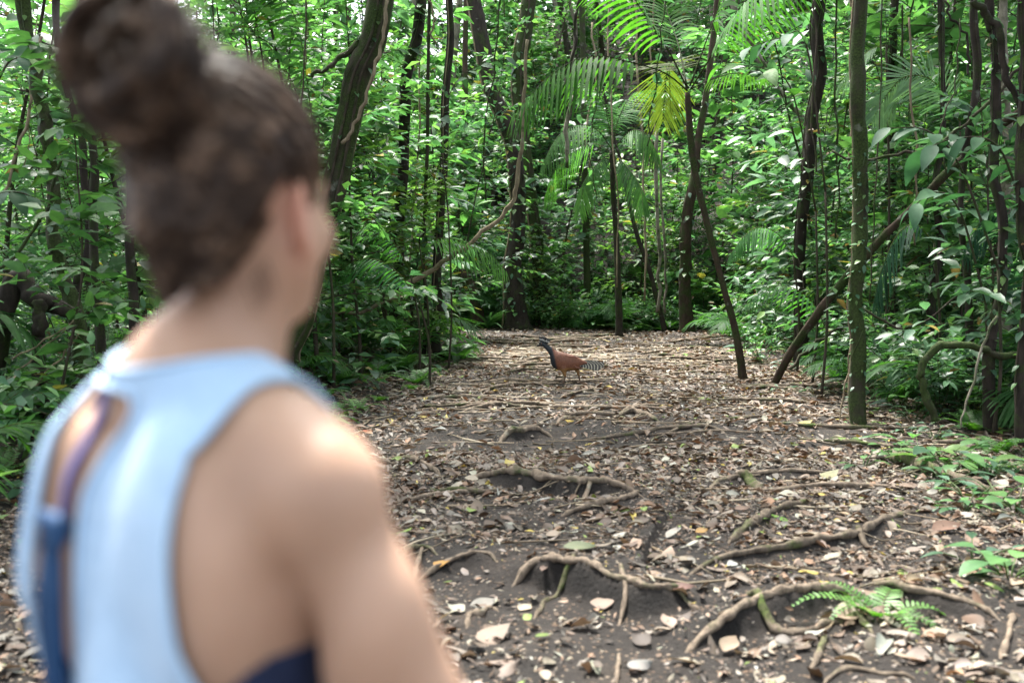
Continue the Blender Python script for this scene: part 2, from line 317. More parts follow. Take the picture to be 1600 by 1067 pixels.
# roots as meshes
for P, (pts, wpx, hh, ms, lb) in zip(RP, ROOTS):
    P = smooth_path(P[::2] if len(P) > 6 else P, 5); m = len(P); tt = np.linspace(0, 1, m); sd = int(abs(P[0, 0]) * 1000) % 997
    P = P + (np.stack([noise2(tt * m * .16, tt * 0 + sd, 1, 1), noise2(tt * m * .16, tt * 0 + sd, 1, 2)], -1) - .5) * .035
    D = np.linalg.norm(np.c_[P, np.full(m, CAMH)], axis=1); rad = wpx * .43 * D / FPX * (1.0 - .35 * np.abs(tt - .35))
    rad = rad * (1 + .5 * (noise2(tt * m * .35, tt * 0, 1.0, sd) - .5)) * (.35 + .65 * sstep(0, .12, tt)) * (.3 + .7 * sstep(1, .86, tt))
    z = H(P[:, 0], P[:, 1] + .015) + rad * (.45 if hh else .6) - .03 * (1 - sstep(0, .08, tt)) - .03 * (1 - sstep(1, .92, tt))
    z = np.convolve(np.pad(z, 2, 'edge'), np.ones(5) / 5, 'valid')
    B = Mesh(); B.tube(np.c_[P, z], rad, 10, lump=.6, seed=sd)
    if hh >= .04:   # side rootlets
        for k in range(1 + int(hh * 10)):
            i = random.randrange(2, m - 2); q = np.array([*P[i], z[i]]); a = random.uniform(-2.6, -.5) if random.random() < .3 else random.uniform(.5, 2.6); ln = random.uniform(.05, .16); rt = [q]
            for s_ in range(4):
                q = q + np.array([math.cos(a), math.sin(a), 0]) * ln / 4; a += random.uniform(-.5, .5); q[2] = h1(q[0], q[1]) + .004; rt.append(q.copy())
            B.tube(smooth_path(rt, 2), [rad[i] * .4, .002], 5, lump=.3)
    o = B.build('tree_root', M_rootmoss if ms else M_root, origin=(P[0][0], P[0][1], z[0])); tag(o, lb, 'root', 'exposed tree roots crossing the trail')
g = np.random.default_rng(808)
for k in range(110):   # the web of thinner roots
    y = math.sqrt(g.uniform(4.2 ** 2, 24 ** 2)); x = g.uniform(left_edge(y) + .1, right_edge(y) - .3); a = g.normal(0, .35) + (math.pi if g.uniform() < .5 else 0); ln = g.uniform(.35, 1.5) * (.6 + y / 20); n_ = 7; q = [(x, y)]
    for s_ in range(n_): a += g.normal(0, .22); x += math.cos(a) * ln / n_; y += math.sin(a) * ln / n_; q.append((x, y))
    Q = smooth_path(q, 4); tt = np.linspace(0, 1, len(Q)); r0 = g.uniform(.008, .021) * (.8 + Q[0, 1] / 24); rad = r0 * (.5 + .5 * np.sin(np.pi * np.clip(tt, .03, .97))); z = H(Q[:, 0], Q[:, 1]) + rad * .9 + .012 * np.sin(np.pi * tt); z = np.convolve(np.pad(z, 3, 'edge'), np.ones(7) / 7, 'valid')
    B = Mesh(); B.tube(np.c_[Q, z], rad, 7, lump=.55, seed=k)
    if g.uniform() < .5:
        i = len(Q) // 2; b_ = a + g.choice([-.7, .7]); p0 = np.array([Q[i, 0], Q[i, 1]]); br = [p0 + np.array([math.cos(b_), math.sin(b_)]) * ln * .3 * s_ for s_ in (0, .35, .7, 1)]; br = smooth_path(br, 2); B.tube(np.c_[br, H(br[:, 0], br[:, 1]) + .008], [r0 * .6, .002], 5, lump=.3)
    tag(B.build('surface_root', M_rootmoss if k % 4 == 0 else M_root, origin=(Q[0, 0], Q[0, 1], z[0])), 'thin root lying on the trail', 'root', 'thin roots webbing the trail')
# ------------------------------------------------------------------ leaf prototypes: (vertices, faces), x across, y along, z up
def leafp(nseg, wprof, fold=.12, droop=.25, curl=0.0):
    V = []; F = []; n = nseg + 1
    for i in range(n):
        t_ = i / nseg; wd = wprof(t_); zz = -droop * t_ * t_; f = fold * wd * 2
        V += [(-wd, t_, zz + f), (0, t_, zz), (wd, t_, zz + f + curl * math.sin(t_ * 5))]
    for i in range(nseg):
        a = i * 3; F += [(a, a + 1, a + 4, a + 3), (a + 1, a + 2, a + 5, a + 4)]
    return np.array(V), F
ell = lambda k, p_=.75: (lambda t_: k * math.sin(math.pi * min(max(t_, .015), .985) ** p_) ** .85)
L_hi = leafp(6, ell(.21), .10, .28); L_mid = leafp(3, ell(.22), .12, .22); L_wide = leafp(7, ell(.30), .08, .32); L_strap = leafp(7, ell(.06, .6), .3, .75)
L_lo = (np.array([(0, 0, 0), (-.23, .45, .05), (0, 1, -.12), (.23, .45, .05)]), [(0, 1, 2), (0, 2, 3)])
D_hi = [leafp(5, ell(.25), .15, -.06, .05), leafp(5, ell(.30), -.12, -.12, -.05), leafp(5, ell(.19), .5, .25, .06), leafp(6, ell(.35), .08, -.15, .08), leafp(5, ell(.27), -.25, .1, .12), leafp(5, ell(.22), .0, .08, .03)]
D_lo = [leafp(2, ell(.25), .4, -.15), leafp(2, ell(.22), -.35, .2)]
DCOL = np.array([(.34, .27, .22), (.25, .165, .12), (.40, .32, .27), (.19, .13, .095), (.14, .095, .075), (.30, .215, .17), (.24, .18, .155), (.30, .25, .225), (.42, .36, .29), (.10, .072, .055), (.30, .18, .12), (.38, .32, .30), (.30, .275, .25)])
def root_clear(x, y):
    d = np.full(x.shape, 9.0); fr = np.full(x.shape, 9.0)
    for P, (pts, wpx, hh, ms, lb) in zip(RP, ROOTS):
        m = (x > P[:, 0].min() - .3) & (x < P[:, 0].max() + .3) & (y > P[:, 1].min() - .4) & (y < P[:, 1].max() + .3)
        if not m.any(): continue
        dd = np.hypot(x[m][:, None] - P[None, :, 0], y[m][:, None] - P[None, :, 1]); i = dd.argmin(1); dm = dd.min(1); d[m] = np.minimum(d[m], dm)
        if hh >= .05: fr[m] = np.where(y[m] < P[i, 1], np.minimum(fr[m], dm), fr[m])
    return d, fr
def litter(n, x0, x1, y0, y1, smin, smax, protos, B, dens=True, seed=1, lift=.006):
    g = np.random.default_rng(seed); x = g.uniform(x0, x1, n); y = np.sqrt(g.uniform(y0 ** 2, y1 ** 2, n)) if y0 > 0 else g.uniform(y0, y1, n)
    if dens:
        mid = (left_edge(y) * .45 + right_edge(y) * .25); pth = np.exp(-((x - mid - .2) / 1.0) ** 2)
        pr = 1.0 - .6 * pth * sstep(.35, .6, noise2(x, y, .9, 21) + .05) ; pr *= .62 + .6 * sstep(.3, .6, noise2(x, y, 2.2, 22))
        rd, fr = root_clear(x, y); pr *= np.where(rd < .05, .12, 1) * np.where(fr < .14, .45, 1); k = g.uniform(0, 1, n) < pr; x = x[k]; y = y[k]; n = len(x)
    z0 = H(x, y); e = .04; zx = (H(x + e, y) - z0) / e; zy = (H(x, y + e) - z0) / e
    st = np.hypot(zx, zy) < (.9 if smax > .05 else 2.2); x, y, z0, zx, zy = x[st], y[st], z0[st], zx[st], zy[st]; n = len(x)
    a = g.uniform(0, 2 * math.pi, n); nr = unit(np.stack([-zx * .8, -zy * .8, np.ones(n)], -1) + g.normal(0, .24, (n, 3)))
    dr = np.stack([np.cos(a), np.sin(a), g.normal(0, .16, n)], -1); dr = unit(dr - nr * (dr * nr).sum(-1, keepdims=True))
    s_ = smin + (smax - smin) * g.uniform(0, 1, n) ** 1.7; col = DCOL[g.integers(0, len(DCOL), n)] * g.uniform(.25, .85, (n, 1)) * np.where(g.uniform(0, 1, (n, 1)) < .06, 1.4, 1)
    col = np.minimum(col, .27); gr = g.uniform(0, 1, n); col = np.where((gr < .012)[:, None], np.array([.34, .27, .07]), col); col = np.where(((gr > .02) & (gr < .035))[:, None], np.array([.14, .20, .05]), col)
    pos = np.stack([x, y, z0 + lift + g.uniform(0, .018, n)], -1) - dr * s_[:, None] * .5; pk = g.integers(0, len(protos), n)
    for i, p_ in enumerate(protos):
        m_ = pk == i; B.place(p_, pos[m_], dr[m_], nr[m_], s_[m_], col[m_], s_[m_] * g.uniform(.7, 1.25, m_.sum()))
B = Mesh()
litter(15000, -3.6, 5.2, 2.6, 8.0, .03, .125, D_hi, B, seed=11)
litter(60000, -3, 5, 2.6, 8.0, .010, .045, D_lo, B, seed=12)
litter(30000, -5, 7, 7.5, 16, .03, .13, D_lo, B, seed=13)
litter(24000, -8, 9, 15, 31, .05, .17, D_lo, B, seed=14)
litter(9000, -10, 12, 28, 48, .1, .28, D_lo, B, dens=False, seed=16)
litter(4000, -3, 3, -3, 2.7, .05, .13, D_lo, B, dens=False, seed=15)
# twigs mixed in the litter
for k in range(900):
    y = math.sqrt(random.uniform(9, 400)); x = random.uniform(left_edge(y) - .6, right_edge(y) + .8); a = random.uniform(0, math.pi) if random.random() < .4 else random.gauss(0, .35)
    ln = random.uniform(.12, .6) * (1 + y / 25); q = [(x, y)]
    for s_ in range(3): a += random.uniform(-.25, .25); x += math.cos(a) * ln / 3; y += math.sin(a) * ln / 3; q.append((x, y))
    q = np.array(q); z = H(q[:, 0], q[:, 1]) + .014; c_ = random.choice([(.10, .075, .05), (.22, .17, .12), (.34, .28, .21)])
    B.tube(np.c_[q, z], [random.uniform(.003, .007) * (1 + y / 14), .002 * (1 + y / 14)], 4, c_)
tag(B.build('leaf_litter', M_litter), 'brown and grey dead leaves and twigs carpeting the trail', 'leaf litter', kind='stuff')
# a few fallen leaves that stand out
FL = [((1380,1018),.13,(.42,.44,.40),'large pale grey leaf lying below the fern',4.2),((1462,1000),.09,(.42,.34,.26),'tan leaf right of the large grey leaf',0),((1140,1018),.12,(.45,.34,.26),'pinkish tan forked leaf at the bottom, left of the green root',1),
 ((848,1002),.06,(.20,.30,.06),'small bright green leaf near the bottom centre',.4),((824,975),.045,(.34,.46,.10),'tiny round lime leaf near the mossy stick',2),((850,897),.06,(.26,.17,.14),'round brown leaf against the dark soil step',1.2),
 ((690,888),.085,(.60,.32,.08),'orange leaf beside the elbow of the person',5.9),((658,657),.10,(.62,.46,.04),'yellow leaf on the left verge near the ferns',0),((573,677),.10,(.50,.13,.04),'rust red leaf on the left verge',.5),((888,662),.10,(.62,.42,.03),'golden leaf held by the small kinked root',0.3),
 ((1258,665),.13,(.55,.42,.12),'mustard yellow leaf left of the straight mossy trunk',.2),((1296,747),.14,(.46,.44,.26),'pale curled leaf by the dark thin root',.5),((1430,852),.0,None,'',0),((1478,832),.16,(.34,.20,.15),'broad reddish brown leaf on the right of the long root',.3),
 ((827,793),.06,(.50,.52,.38),'whitish leaf just in front of the step root',1.4),((905,860),.14,(.22,.26,.14),'dull green strip of leaf behind the arching root',.1),((918,858),.10,(.55,.40,.05),'yellow leaf tip behind the arching root',.9),((1575,818),.12,(.36,.38,.36),'grey leaf at the right edge',.1),
 ((1160,800),.10,(.33,.22,.18),'brown oval leaf next to the lichen patched root',.5),((1065,925),.10,(.28,.15,.13),'dark wine brown leaf right of the arching root',.2),((1300,830),.07,(.24,.15,.11),'small brown leaf beyond the long root',.8),((770,1000),.14,(.42,.31,.25),'torn tan leaf at the bottom left of the trail',.6),
 ((1430,915),.10,(.52,.40,.27),'sandy leaf right of the fern crown',.4),((1000,1046),.10,(.38,.36,.36),'ash grey leaf on the bottom edge of the trail',.5),((945,948),.12,(.42,.30,.24),'light brown leaf lying under the arching root',.1),((1096,838),.06,(.55,.30,.06),'small orange scrap beside the bent root',.1)]
for (px, py), s_, c_, lb, a in FL:
    if not c_: continue
    q = gp(px, py); B = Mesh(); pr = random.choice(D_hi); dr = np.array([[math.cos(a), math.sin(a), .08]]); nr = np.array([[random.uniform(-.2, .2), random.uniform(-.45, -.1), 1]])
    q = q + np.array([0, 0, .03]); c_ = tuple(v * .42 for v in c_); B.place(pr, (q - dr[0] * s_ * .55)[None], dr, nr, [s_ * 1.15], [c_], [s_ * 1.3]); o = B.build('fallen_leaf', M_litter, origin=q); tag(o, lb, 'fallen leaf', 'fallen leaves that stand out on the trail')
# ================================================================== plant builders
GREENS = np.array([(.050, .12, .055), (.065, .15, .06), (.085, .18, .065), (.055, .125, .075), (.115, .20, .065), (.045, .10, .06)])
def gcol(n, g, dark=0.0, lo=.7, hi=1.3, base=None):
    b = GREENS if base is None else np.atleast_2d(base)
    k_ = 1.0 if n > 60 else 0.0; c = b[g.integers(0, len(b), n)] * g.uniform(lo, hi, (n, 1)) * 1.12; q = g.uniform(0, 1, n)[:, None]
    return np.where(q < .012 * k_, np.array([.26, .20, .05]), np.where(q < .022 * k_, np.array([.14, .085, .04]), c))
def frond(B, pts, npair, llen, lw, col, droop=.35, ang=(62, 28), start=.12, hang=0.0, rach=.008, rcol=(.10, .13, .04), seed=0, up=None, lenprof=None, broken=0):
    g = np.random.default_rng(seed + 5); P = smooth_path(pts, 10); seg = np.r_[0, np.cumsum(np.linalg.norm(np.diff(P, axis=0), axis=1))]; tot = seg[-1]
    B.tube(P[::3], lerp_list([rach, rach * .7, rach * .15], len(P[::3])), 5, rcol)
    tt = np.linspace(start, .985, npair); X = np.stack([np.interp(tt * tot, seg, P[:, i]) for i in range(3)], -1); T = unit(np.gradient(X, axis=0))
    U = np.array([0, 0, 1.0]) if up is None else unit(np.array(up, float)); S = unit(np.cross(T, U) + 1e-6); Nn = np.cross(S, T)
    prof = np.sin(np.pi * np.clip((tt - start) / (1.04 - start), .0, 1) ** .7) ** .55 if lenprof is None else lenprof(tt)
    sec = np.array([0, .18, .42, .68, .88, 1.0]); wp = np.array([.35, .9, 1, .8, .45, .04])
    for sgn in (-1, 1):
        al = np.radians(np.interp(tt, [start, 1], ang)) + g.normal(0, .04, npair)
        D = T * np.cos(al)[:, None] + sgn * S * np.sin(al)[:, None] + Nn * (.25 - hang)
        D[:, 2] -= hang; D = unit(D); ln = llen * prof * g.uniform(.9, 1.06, npair)
        W = unit(np.cross(D, Nn + g.normal(0, .12, (npair, 3)))); keep = g.uniform(0, 1, npair) > broken
        Q = X[:, None] + D[:, None] * (ln[:, None] * sec[None])[..., None]; Q[..., 2] -= droop * ln[:, None] * sec[None] ** 2 * g.uniform(.7, 1.3, (npair, 1))
        wv = W[:, None] * (lw * .5 * wp[None] * (.6 + .4 * prof[:, None]))[..., None]
        V = np.stack([Q - wv, Q + wv], 2)[keep]; k = len(V); V = V.reshape(-1, 3)
        i = np.arange(5) * 2; F = np.stack([i, i + 1, i + 3, i + 2], -1); F = (F[None] + (np.arange(k) * 12)[:, None, None]).reshape(-1, 4)
        c = np.asarray(col) * g.uniform(.8, 1.25, (k, 1)); B.V.append(V); B.L.append(F.ravel() + B.n); B.T.append(np.full(len(F), 4)); B.M.append(np.zeros(len(F), int)); B.C.append(np.repeat(c, 12, 0)); B.n += len(V)
def arch(base, az, ln, rise, drop, n=6):
    out = []
    for i in range(n):
        t_ = i / (n - 1); r = ln * (t_ - .12 * t_ * t_); z = rise * math.sin(min(t_ * 1.5, 1.57)) - drop * t_ ** 2.2
        out.append((base[0] + math.sin(az) * r, base[1] + math.cos(az) * r, base[2] + z))
    return out
class Twigs:
    def __init__(s, seed): s.g = np.random.default_rng(seed); s.W = Mesh(); s.P = []; s.D = []; s.N = []; s.S = []
    def leaf(s, p, d, n, k=1.0): s.P.append(p); s.D.append(d); s.N.append(n); s.S.append(k)
    def branch(s, p, d, ln, r, lv, P):
        g = s.g; n = max(3, int(ln / P['step'])); q = np.array(p, float); d = unit(np.array(d, float)); path = [q.copy()]; dirs = [d]
        for i in range(n):
            d = unit(d + g.normal(0, P['wob'], 3) + np.array([0, 0, P['trop'] - P['sag'] * i / n])); q = q + d * ln / n; path.append(q.copy()); dirs.append(d)
        s.W.tube(path, [r, r * .35], 5 if r > .01 else 3, P.get('wc', (1, 1, 1)), cap=False)
        if lv > 0:
            m = P['kids'][lv - 1]
            for j in range(m):
                i = int(np.clip((.25 + .75 * (j + g.uniform(0, 1)) / m) * n, 1, n)); a = g.uniform(0, 2 * np.pi)
                v = np.array([np.cos(a), np.sin(a), g.uniform(-.1, .5)]); s.branch(path[i], unit(dirs[i] * .6 + v * .8), ln * g.uniform(.35, .6), r * .45, lv - 1, P)
        if lv <= P.get('leaflv', 1):
            m = int(max(3, ln / P['lgap'])); 
            for j in range(m):
                tpos = (.15 + .85 * j / max(1, m - 1)) * n; i = min(int(tpos), n - 1); f = tpos - i; b = path[i] * (1 - f) + path[i + 1] * f; dd = dirs[i]
                sd = unit(np.cross(dd, [0, 0, 1.0]) + 1e-5) * (1 if j % 2 else -1)
                ld = unit(dd * .6 + sd * .85 + g.normal(0, .2, 3) + np.array([0, 0, -P['ldroop']])); s.leaf(b, ld, unit(np.array([0, 0, 1.0]) + g.normal(0, .35, 3)), g.uniform(.65, 1.15))
            s.leaf(path[-1], dirs[-1], unit(np.array([0, 0, 1.0]) + g.normal(0, .2, 3)))
    def leaves(s, B, proto, size, wid, base=None, lo=.7, hi=1.3):
        n = len(s.P); k = np.array(s.S) * size; B.place(proto, np.array(s.P), np.array(s.D), np.array(s.N), k, gcol(n, s.g, 0, lo, hi, base), k * wid)
HIDE = (0, -60, -30)
PROTO = []
def protothing(name, cat, wood, leaf, wmat, lmat, wn='stem', ln='leaves'):
    o = thing(name, (0, 0, 0), None, cat); kids = []
    if wood and wood.n: kids.append(wood.build(wn, wmat, o))
    kids.append(leaf.build(ln, lmat, o)); reg(o, *kids); PROTO.append(o); o['look'] = sum(1 for q in PROTO if q.name.split('.')[0] == name) - 1; return o
USED = set()
def put(o, x, y, rz=None, s=1.0, label=None, group=None, dz=-.02, z=None, rx=0, ry=0):
    if o.name.split('.')[0] in ('understory_tree', 'shrub', 'young_palm', 'strap_leaved_plant'):
        for rt, hw, Ym in ((-.218, .030, 11.8), (.010, .030, 26), (.178, .016, 25), (-.075, .010, 16.5), (.291, .010, 16), (.349, .012, 9.3)):
            if y < Ym and abs(x / max(y, 1) - rt) < hw + .25 / max(y, 1): return None
    rz = random.uniform(0, 6.28) if rz is None else rz; z = h1(x, y) + dz if z is None else z
    if o.name not in USED:
        USED.add(o.name); o.location = (x, y, z); o.rotation_euler = (rx, ry, rz); o.scale = (s,) * 3; o['label'] = label
        if group: o['group'] = group
        return o
    return dup(o, (x, y, z), rz, s, label, group, rx, ry)
# --- understory saplings (slim stem, layered leafy branches)
def sapling(seed, Ht, spread, leaf, lsize, lw, base, nb=16, bole=.15, kids=(3,), lgap=.07, r0=.022):
    T_ = Twigs(seed); g = T_.g; P = dict(step=.12, wob=.12, trop=.02, sag=.10, kids=kids, lgap=lgap, ldroop=.25); path = [np.array([0, 0, -.1])]; d = np.array([g.normal(0, .08), g.normal(0, .08), 1])
    for i in range(12): d = unit(d + g.normal(0, .05, 3) * [1, 1, 0]); path.append(path[-1] + d * (Ht + .1) / 12)
    path = np.array(path); W = Mesh(); W.tube(smooth_path(path, 3), [r0, r0 * .25], 7, lump=.15)
    for i in range(nb):
        t_ = bole + (1 - bole) * (i + g.uniform(0, .8)) / nb; k = min(int(t_ * 12), 11); b = path[k] * (1 - (t_ * 12 - k)) + path[k + 1] * (t_ * 12 - k); a = i * 2.4 + g.uniform(-.4, .4)
        T_.branch(b, (np.cos(a), np.sin(a), g.uniform(.05, .6)), spread * (1.15 - .7 * t_) * g.uniform(.6, 1.1), r0 * .35, len(kids), P)
    B = Mesh(); T_.leaves(B, leaf, lsize * 1.3, lw, base); 
    W.V += T_.W.V; W.L += [l + W.n for l in T_.W.L]; W.T += T_.W.T; W.C += T_.W.C; W.M += T_.W.M; W.n += T_.W.n
    return W, B
G1 = GREENS; G2 = np.array([(.08, .18, .06), (.105, .215, .07), (.065, .15, .06)]); G3 = np.array([(.05, .11, .06), (.065, .13, .075), (.06, .12, .08)])
G4 = np.array([(.12, .21, .05), (.09, .17, .04)])
SAP = []
for i, (Ht, spr, ls, lw, bs, nb, kd, gap) in enumerate([(4.5, 1.1, .15, 1.0, G1, 24, (3,), .075), (5.5, 1.3, .11, 1.1, G2, 26, (4,), .065), (4.0, 1.0, .22, .9, G3, 22, (2,), .11), (6.0, 1.4, .13, 1.2, G1, 28, (4,), .08), (3.6, 1.2, .17, .8, G4, 20, (3,), .09), (5.0, .9, .24, 1.15, G2, 24, (2,), .12)]):
    W, B = sapling(100 + i, Ht, spr, L_mid if i in (2, 5) else L_lo, ls, lw, bs, nb, .1, kd, gap); SAP.append(protothing('understory_tree', 'tree', W, B, M_bough, M_leaf, 'trunk', 'crown'))
def shrubp(seed, ns, Ht, ls, lw, bs, leaf, gap=.09, spr=.6):
    T_ = Twigs(seed); g = T_.g; P = dict(step=.08, wob=.10, trop=.03, sag=.12, kids=(3,), lgap=gap, ldroop=.3, leaflv=1)
    for i in range(ns):
        a = g.uniform(0, 6.28); T_.branch((g.normal(0, .05), g.normal(0, .05), -.03), (np.cos(a) * spr, np.sin(a) * spr, 1), Ht * g.uniform(.6, 1.1), .009, 1, P)
    B = Mesh(); T_.leaves(B, leaf, ls, lw, bs); return T_.W, B
SHR = [protothing('shrub', 'shrub', *shrubp(200 + i, *a), M_bough, M_leaf, 'stems', 'leaves') for i, a in enumerate([(7, 1.1, .16, .9, G1, L_mid), (6, 1.4, .12, 1.1, G2, L_mid), (8, .9, .20, .8, G3, L_mid), (5, 1.7, .24, 1.0, G1, L_mid, .14), (7, 1.2, .13, 1.3, G2, L_mid, .08)])]
# --- broad leaved herbs (rosette of leaves on stalks)
def herb(seed, n, ls, st, lw, bs, proto, upr=.8):
    g = np.random.default_rng(seed); W = Mesh(); B = Mesh(); P = []; D = []; Nn = []
    for i in range(n):
        a = i * 2.4 + g.uniform(-.3, .3); up = g.uniform(upr * .5, upr * 1.4); d = unit(np.array([np.cos(a), np.sin(a), up])); l = st * g.uniform(.5, 1.2)
        p1 = d * l; W.tube([(0, 0, -.02), p1 * .55 + [0, 0, l * .06], p1], [.004 + st * .006, .003], 4, (.08, .12, .04)); P.append(p1); D.append(unit(d * [1, 1, .35] + [0, 0, g.uniform(-.25, .1)])); Nn.append(unit(np.array([-d[0] * .3, -d[1] * .3, 1]) + g.normal(0, .15, 3)))
    k = ls * g.uniform(.6, 1.15, n); B.place(proto, np.array(P), np.array(D), np.array(Nn), k, gcol(n, g, 0, .75, 1.3, bs), k * lw); return W, B
HERB = [protothing('broadleaf_plant', 'plant', *herb(300 + i, *a), M_leaf, M_leaf, 'stalks', 'leaves') for i, a in enumerate([(9, .22, .28, 1.15, G2, L_wide), (7, .34, .45, .9, G1, L_wide), (12, .17, .22, 1.0, G3, L_hi), (8, .42, .6, .8, G2, L_hi), (10, .13, .14, 1.3, G2, L_wide)])]
SEED = [protothing('seedling', 'seedling', *herb(330 + i, *a), M_leaf, M_leaf, 'stalk', 'leaves') for i, a in enumerate([(5, .085, .10, 1.1, G2, L_hi), (6, .11, .13, .9, G3, L_hi), (4, .07, .08, 1.5, G4, L_wide)])]
STRAP = []
for i, (n, ln) in enumerate([(16, .9), (20, 1.3), (14, .6)]):
    g = np.random.default_rng(350 + i); B = Mesh(); a = g.uniform(0, 6.28, n); d = np.stack([np.cos(a), np.sin(a), g.uniform(.7, 2.2, n)], -1); k = ln * g.uniform(.6, 1.1, n)
    B.place(L_strap, np.zeros((n, 3)) + g.normal(0, .03, (n, 3)) * [1, 1, .2], d, np.stack([-np.cos(a), -np.sin(a), np.full(n, .8)], -1), k, gcol(n, g, 0, .7, 1.3, G2), k * .8); STRAP.append(protothing('strap_leaved_plant', 'plant', None, B, None, M_leaf))
# --- ferns
def fern_mesh(seed, n, ln, npair=17, col=(.055, .14, .035)):
    g = np.random.default_rng(seed); B = Mesh()
    for i in range(n):
        az = i * 6.28 / n + g.uniform(-.3, .3); l = ln * g.uniform(.7, 1.1); frond(B, arch((0, 0, 0), az, l, l * g.uniform(.35, .7), l * g.uniform(.2, .5)), npair, l * .24, l * .045, np.array(col) * g.uniform(.7, 1.3), .12, (80, 55), .1, 0, .004, (.07, .09, .03), seed * 31 + i, lenprof=lambda t_: np.clip(1.15 - t_, .05, 1) * np.clip(t_ * 6, 0, 1))
    return B
FERN = [protothing('fern', 'fern', None, fern_mesh(400 + i, n, l, k, c), None, M_fern, 'stem', 'fronds') for i, (n, l, k, c) in enumerate([(8, .5, 20, (.05, .13, .03)), (10, .75, 26, (.045, .12, .04)), (7, .34, 16, (.075, .17, .04))])]
# --- young palms without a trunk
def ypalm(seed, n, ln, npair, lw, col, rise=.8):
    g = np.random.default_rng(seed); B = Mesh()
    for i in range(n):
        az = i * 2.4 + g.uniform(-.3, .3); l = ln * g.uniform(.75, 1.1); frond(B, arch((0, 0, 0), az, l, l * rise * g.uniform(.6, 1.1), l * g.uniform(.25, .6)), npair, l * .34, lw, np.array(col) * g.uniform(.75, 1.25), .35, (68, 35), .22, .1, .008, (.09, .11, .04), seed * 17 + i)
    return B
YP = [protothing('young_palm', 'palm', None, ypalm(500 + i, *a), None, M_frond, 'stem', 'fronds') for i, a in enumerate([(7, 1.5, 26, .035, (.045, .12, .04)), (8, 1.1, 22, .028, (.06, .15, .04)), (6, 2.0, 30, .045, (.04, .11, .035)), (7, 1.3, 15, .07, (.045, .12, .05))])]
# --- big forest crown (for the tall trees, over the picture)
def crownp(seed, rad, leaf=.3, base=G1):
    T_ = Twigs(seed); g = T_.g; P = dict(step=.4, wob=.14, trop=.03, sag=.1, kids=(3, 4), lgap=.26, ldroop=.3, leaflv=1)
    for i in range(9):
        a = i * 2.4 + g.uniform(-.3, .3); T_.branch((0, 0, g.uniform(-.6, .8)), (np.cos(a), np.sin(a), g.uniform(.1, .9)), rad * g.uniform(.7, 1.05), .05, 2, P)
    B = Mesh(); T_.leaves(B, L_lo, leaf, 1.25, base); return T_.W, B
CROWN = []
for i, (rd, lf, bs) in enumerate([(3.2, .34, G1), (3.0, .28, G2), (3.6, .38, G3)]):
    W, B = crownp(600 + i, rd, lf, bs); a_ = W.build('boughs', M_bough); b_ = B.build('crown', M_leaf); CROWN.append((a_.data, b_.data)); bpy.data.objects.remove(a_); bpy.data.objects.remove(b_)
def add_crown(tr, loc, s=1.0, i=None, rz=None):
    i = random.randrange(3) if i is None else i; rz = random.uniform(0, 6.28) if rz is None else rz
    c = bpy.data.objects.new('crown', CROWN[i][1]); sc.collection.objects.link(c); c.parent = tr; c.location = loc; c.rotation_euler[2] = rz; c.scale = (s, s, s * .8)
    b = bpy.data.objects.new('bough', CROWN[i][0]); sc.collection.objects.link(b); b.parent = c
# trunk traced by where it stands; leaf-carrying epiphytes optional
TRK = {}
def trunk_tree(name, label, pts, Y, wpx, mat_, top=(0, 10), crown=True, base_y=None, flare=1.25, lump=.25, crown_s=1.0, dy=0.0, cat='tree', group=None, vines=0):
    """pts: bottom first, in photo pixels at distance Y"""
    W3 = [at(x, y, Y + dy * i / max(1, len(pts) - 1)) for i, (x, y) in enumerate(pts)]; b = W3[0]; b = np.array([b[0], b[1], h1(b[0], b[1]) - .08]); W3 = [b] + W3[1:]
    wd = [w_ * .86 * Y / FPX / 2 for w_ in wpx]
    if top is not None:
        e = W3[-1]; W3 += [e + np.array([top[0] * .5, 0, (top[1] - e[2]) * .5]), np.array([e[0] + top[0], e[1], top[1]])]; wd += [wd[-1] * .85, wd[-1] * .5]
    P = smooth_path(W3, 8); rad = np.interp(np.linspace(0, len(wd) - 1, len(P)), np.arange(len(wd)), wd); hgt = P[:, 2] - P[0, 2]; rad = rad * (1 + (flare - 1) * np.exp(-hgt / .25))
    sd = int(Y * 31 + abs(pts[0][0])) % 991; n = len(P); P = P + (np.stack([noise2(np.arange(n) * .22, np.zeros(n), 1, sd), noise2(np.arange(n) * .22, np.zeros(n), 1, sd + 1), np.full(n, .5)], -1) - .5) * np.minimum(rad, .09)[:, None] * 1.2
    tr = thing(name, tuple(b), label, cat, group); B = Mesh(); B.tube(P, rad, 12, lump=lump * (.5 if rad.max() > .12 else 1), seed=sd); TRK[label] = (P, rad); B.build('trunk', mat_, tr, b)
    for v in range(vines):   # thin stems gripping the trunk
        m_ = len(P); ph = random.uniform(0, 6.28); tw = random.uniform(-1.5, 1.5); aa = ph + np.linspace(0, tw, m_); off = rad * 1.08; VB = Mesh()
        VB.tube(P + np.stack([np.cos(aa) * off, np.sin(aa) * off, np.zeros(m_)], -1), rad.mean() * .13, 5, lump=.3); vt = VB.build('climbing_stem', M_vine if v % 2 else M_bough, tr, b)
    if crown: add_crown(tr, tuple(np.array(P[-1]) - b), crown_s)
    return tr, P, rad
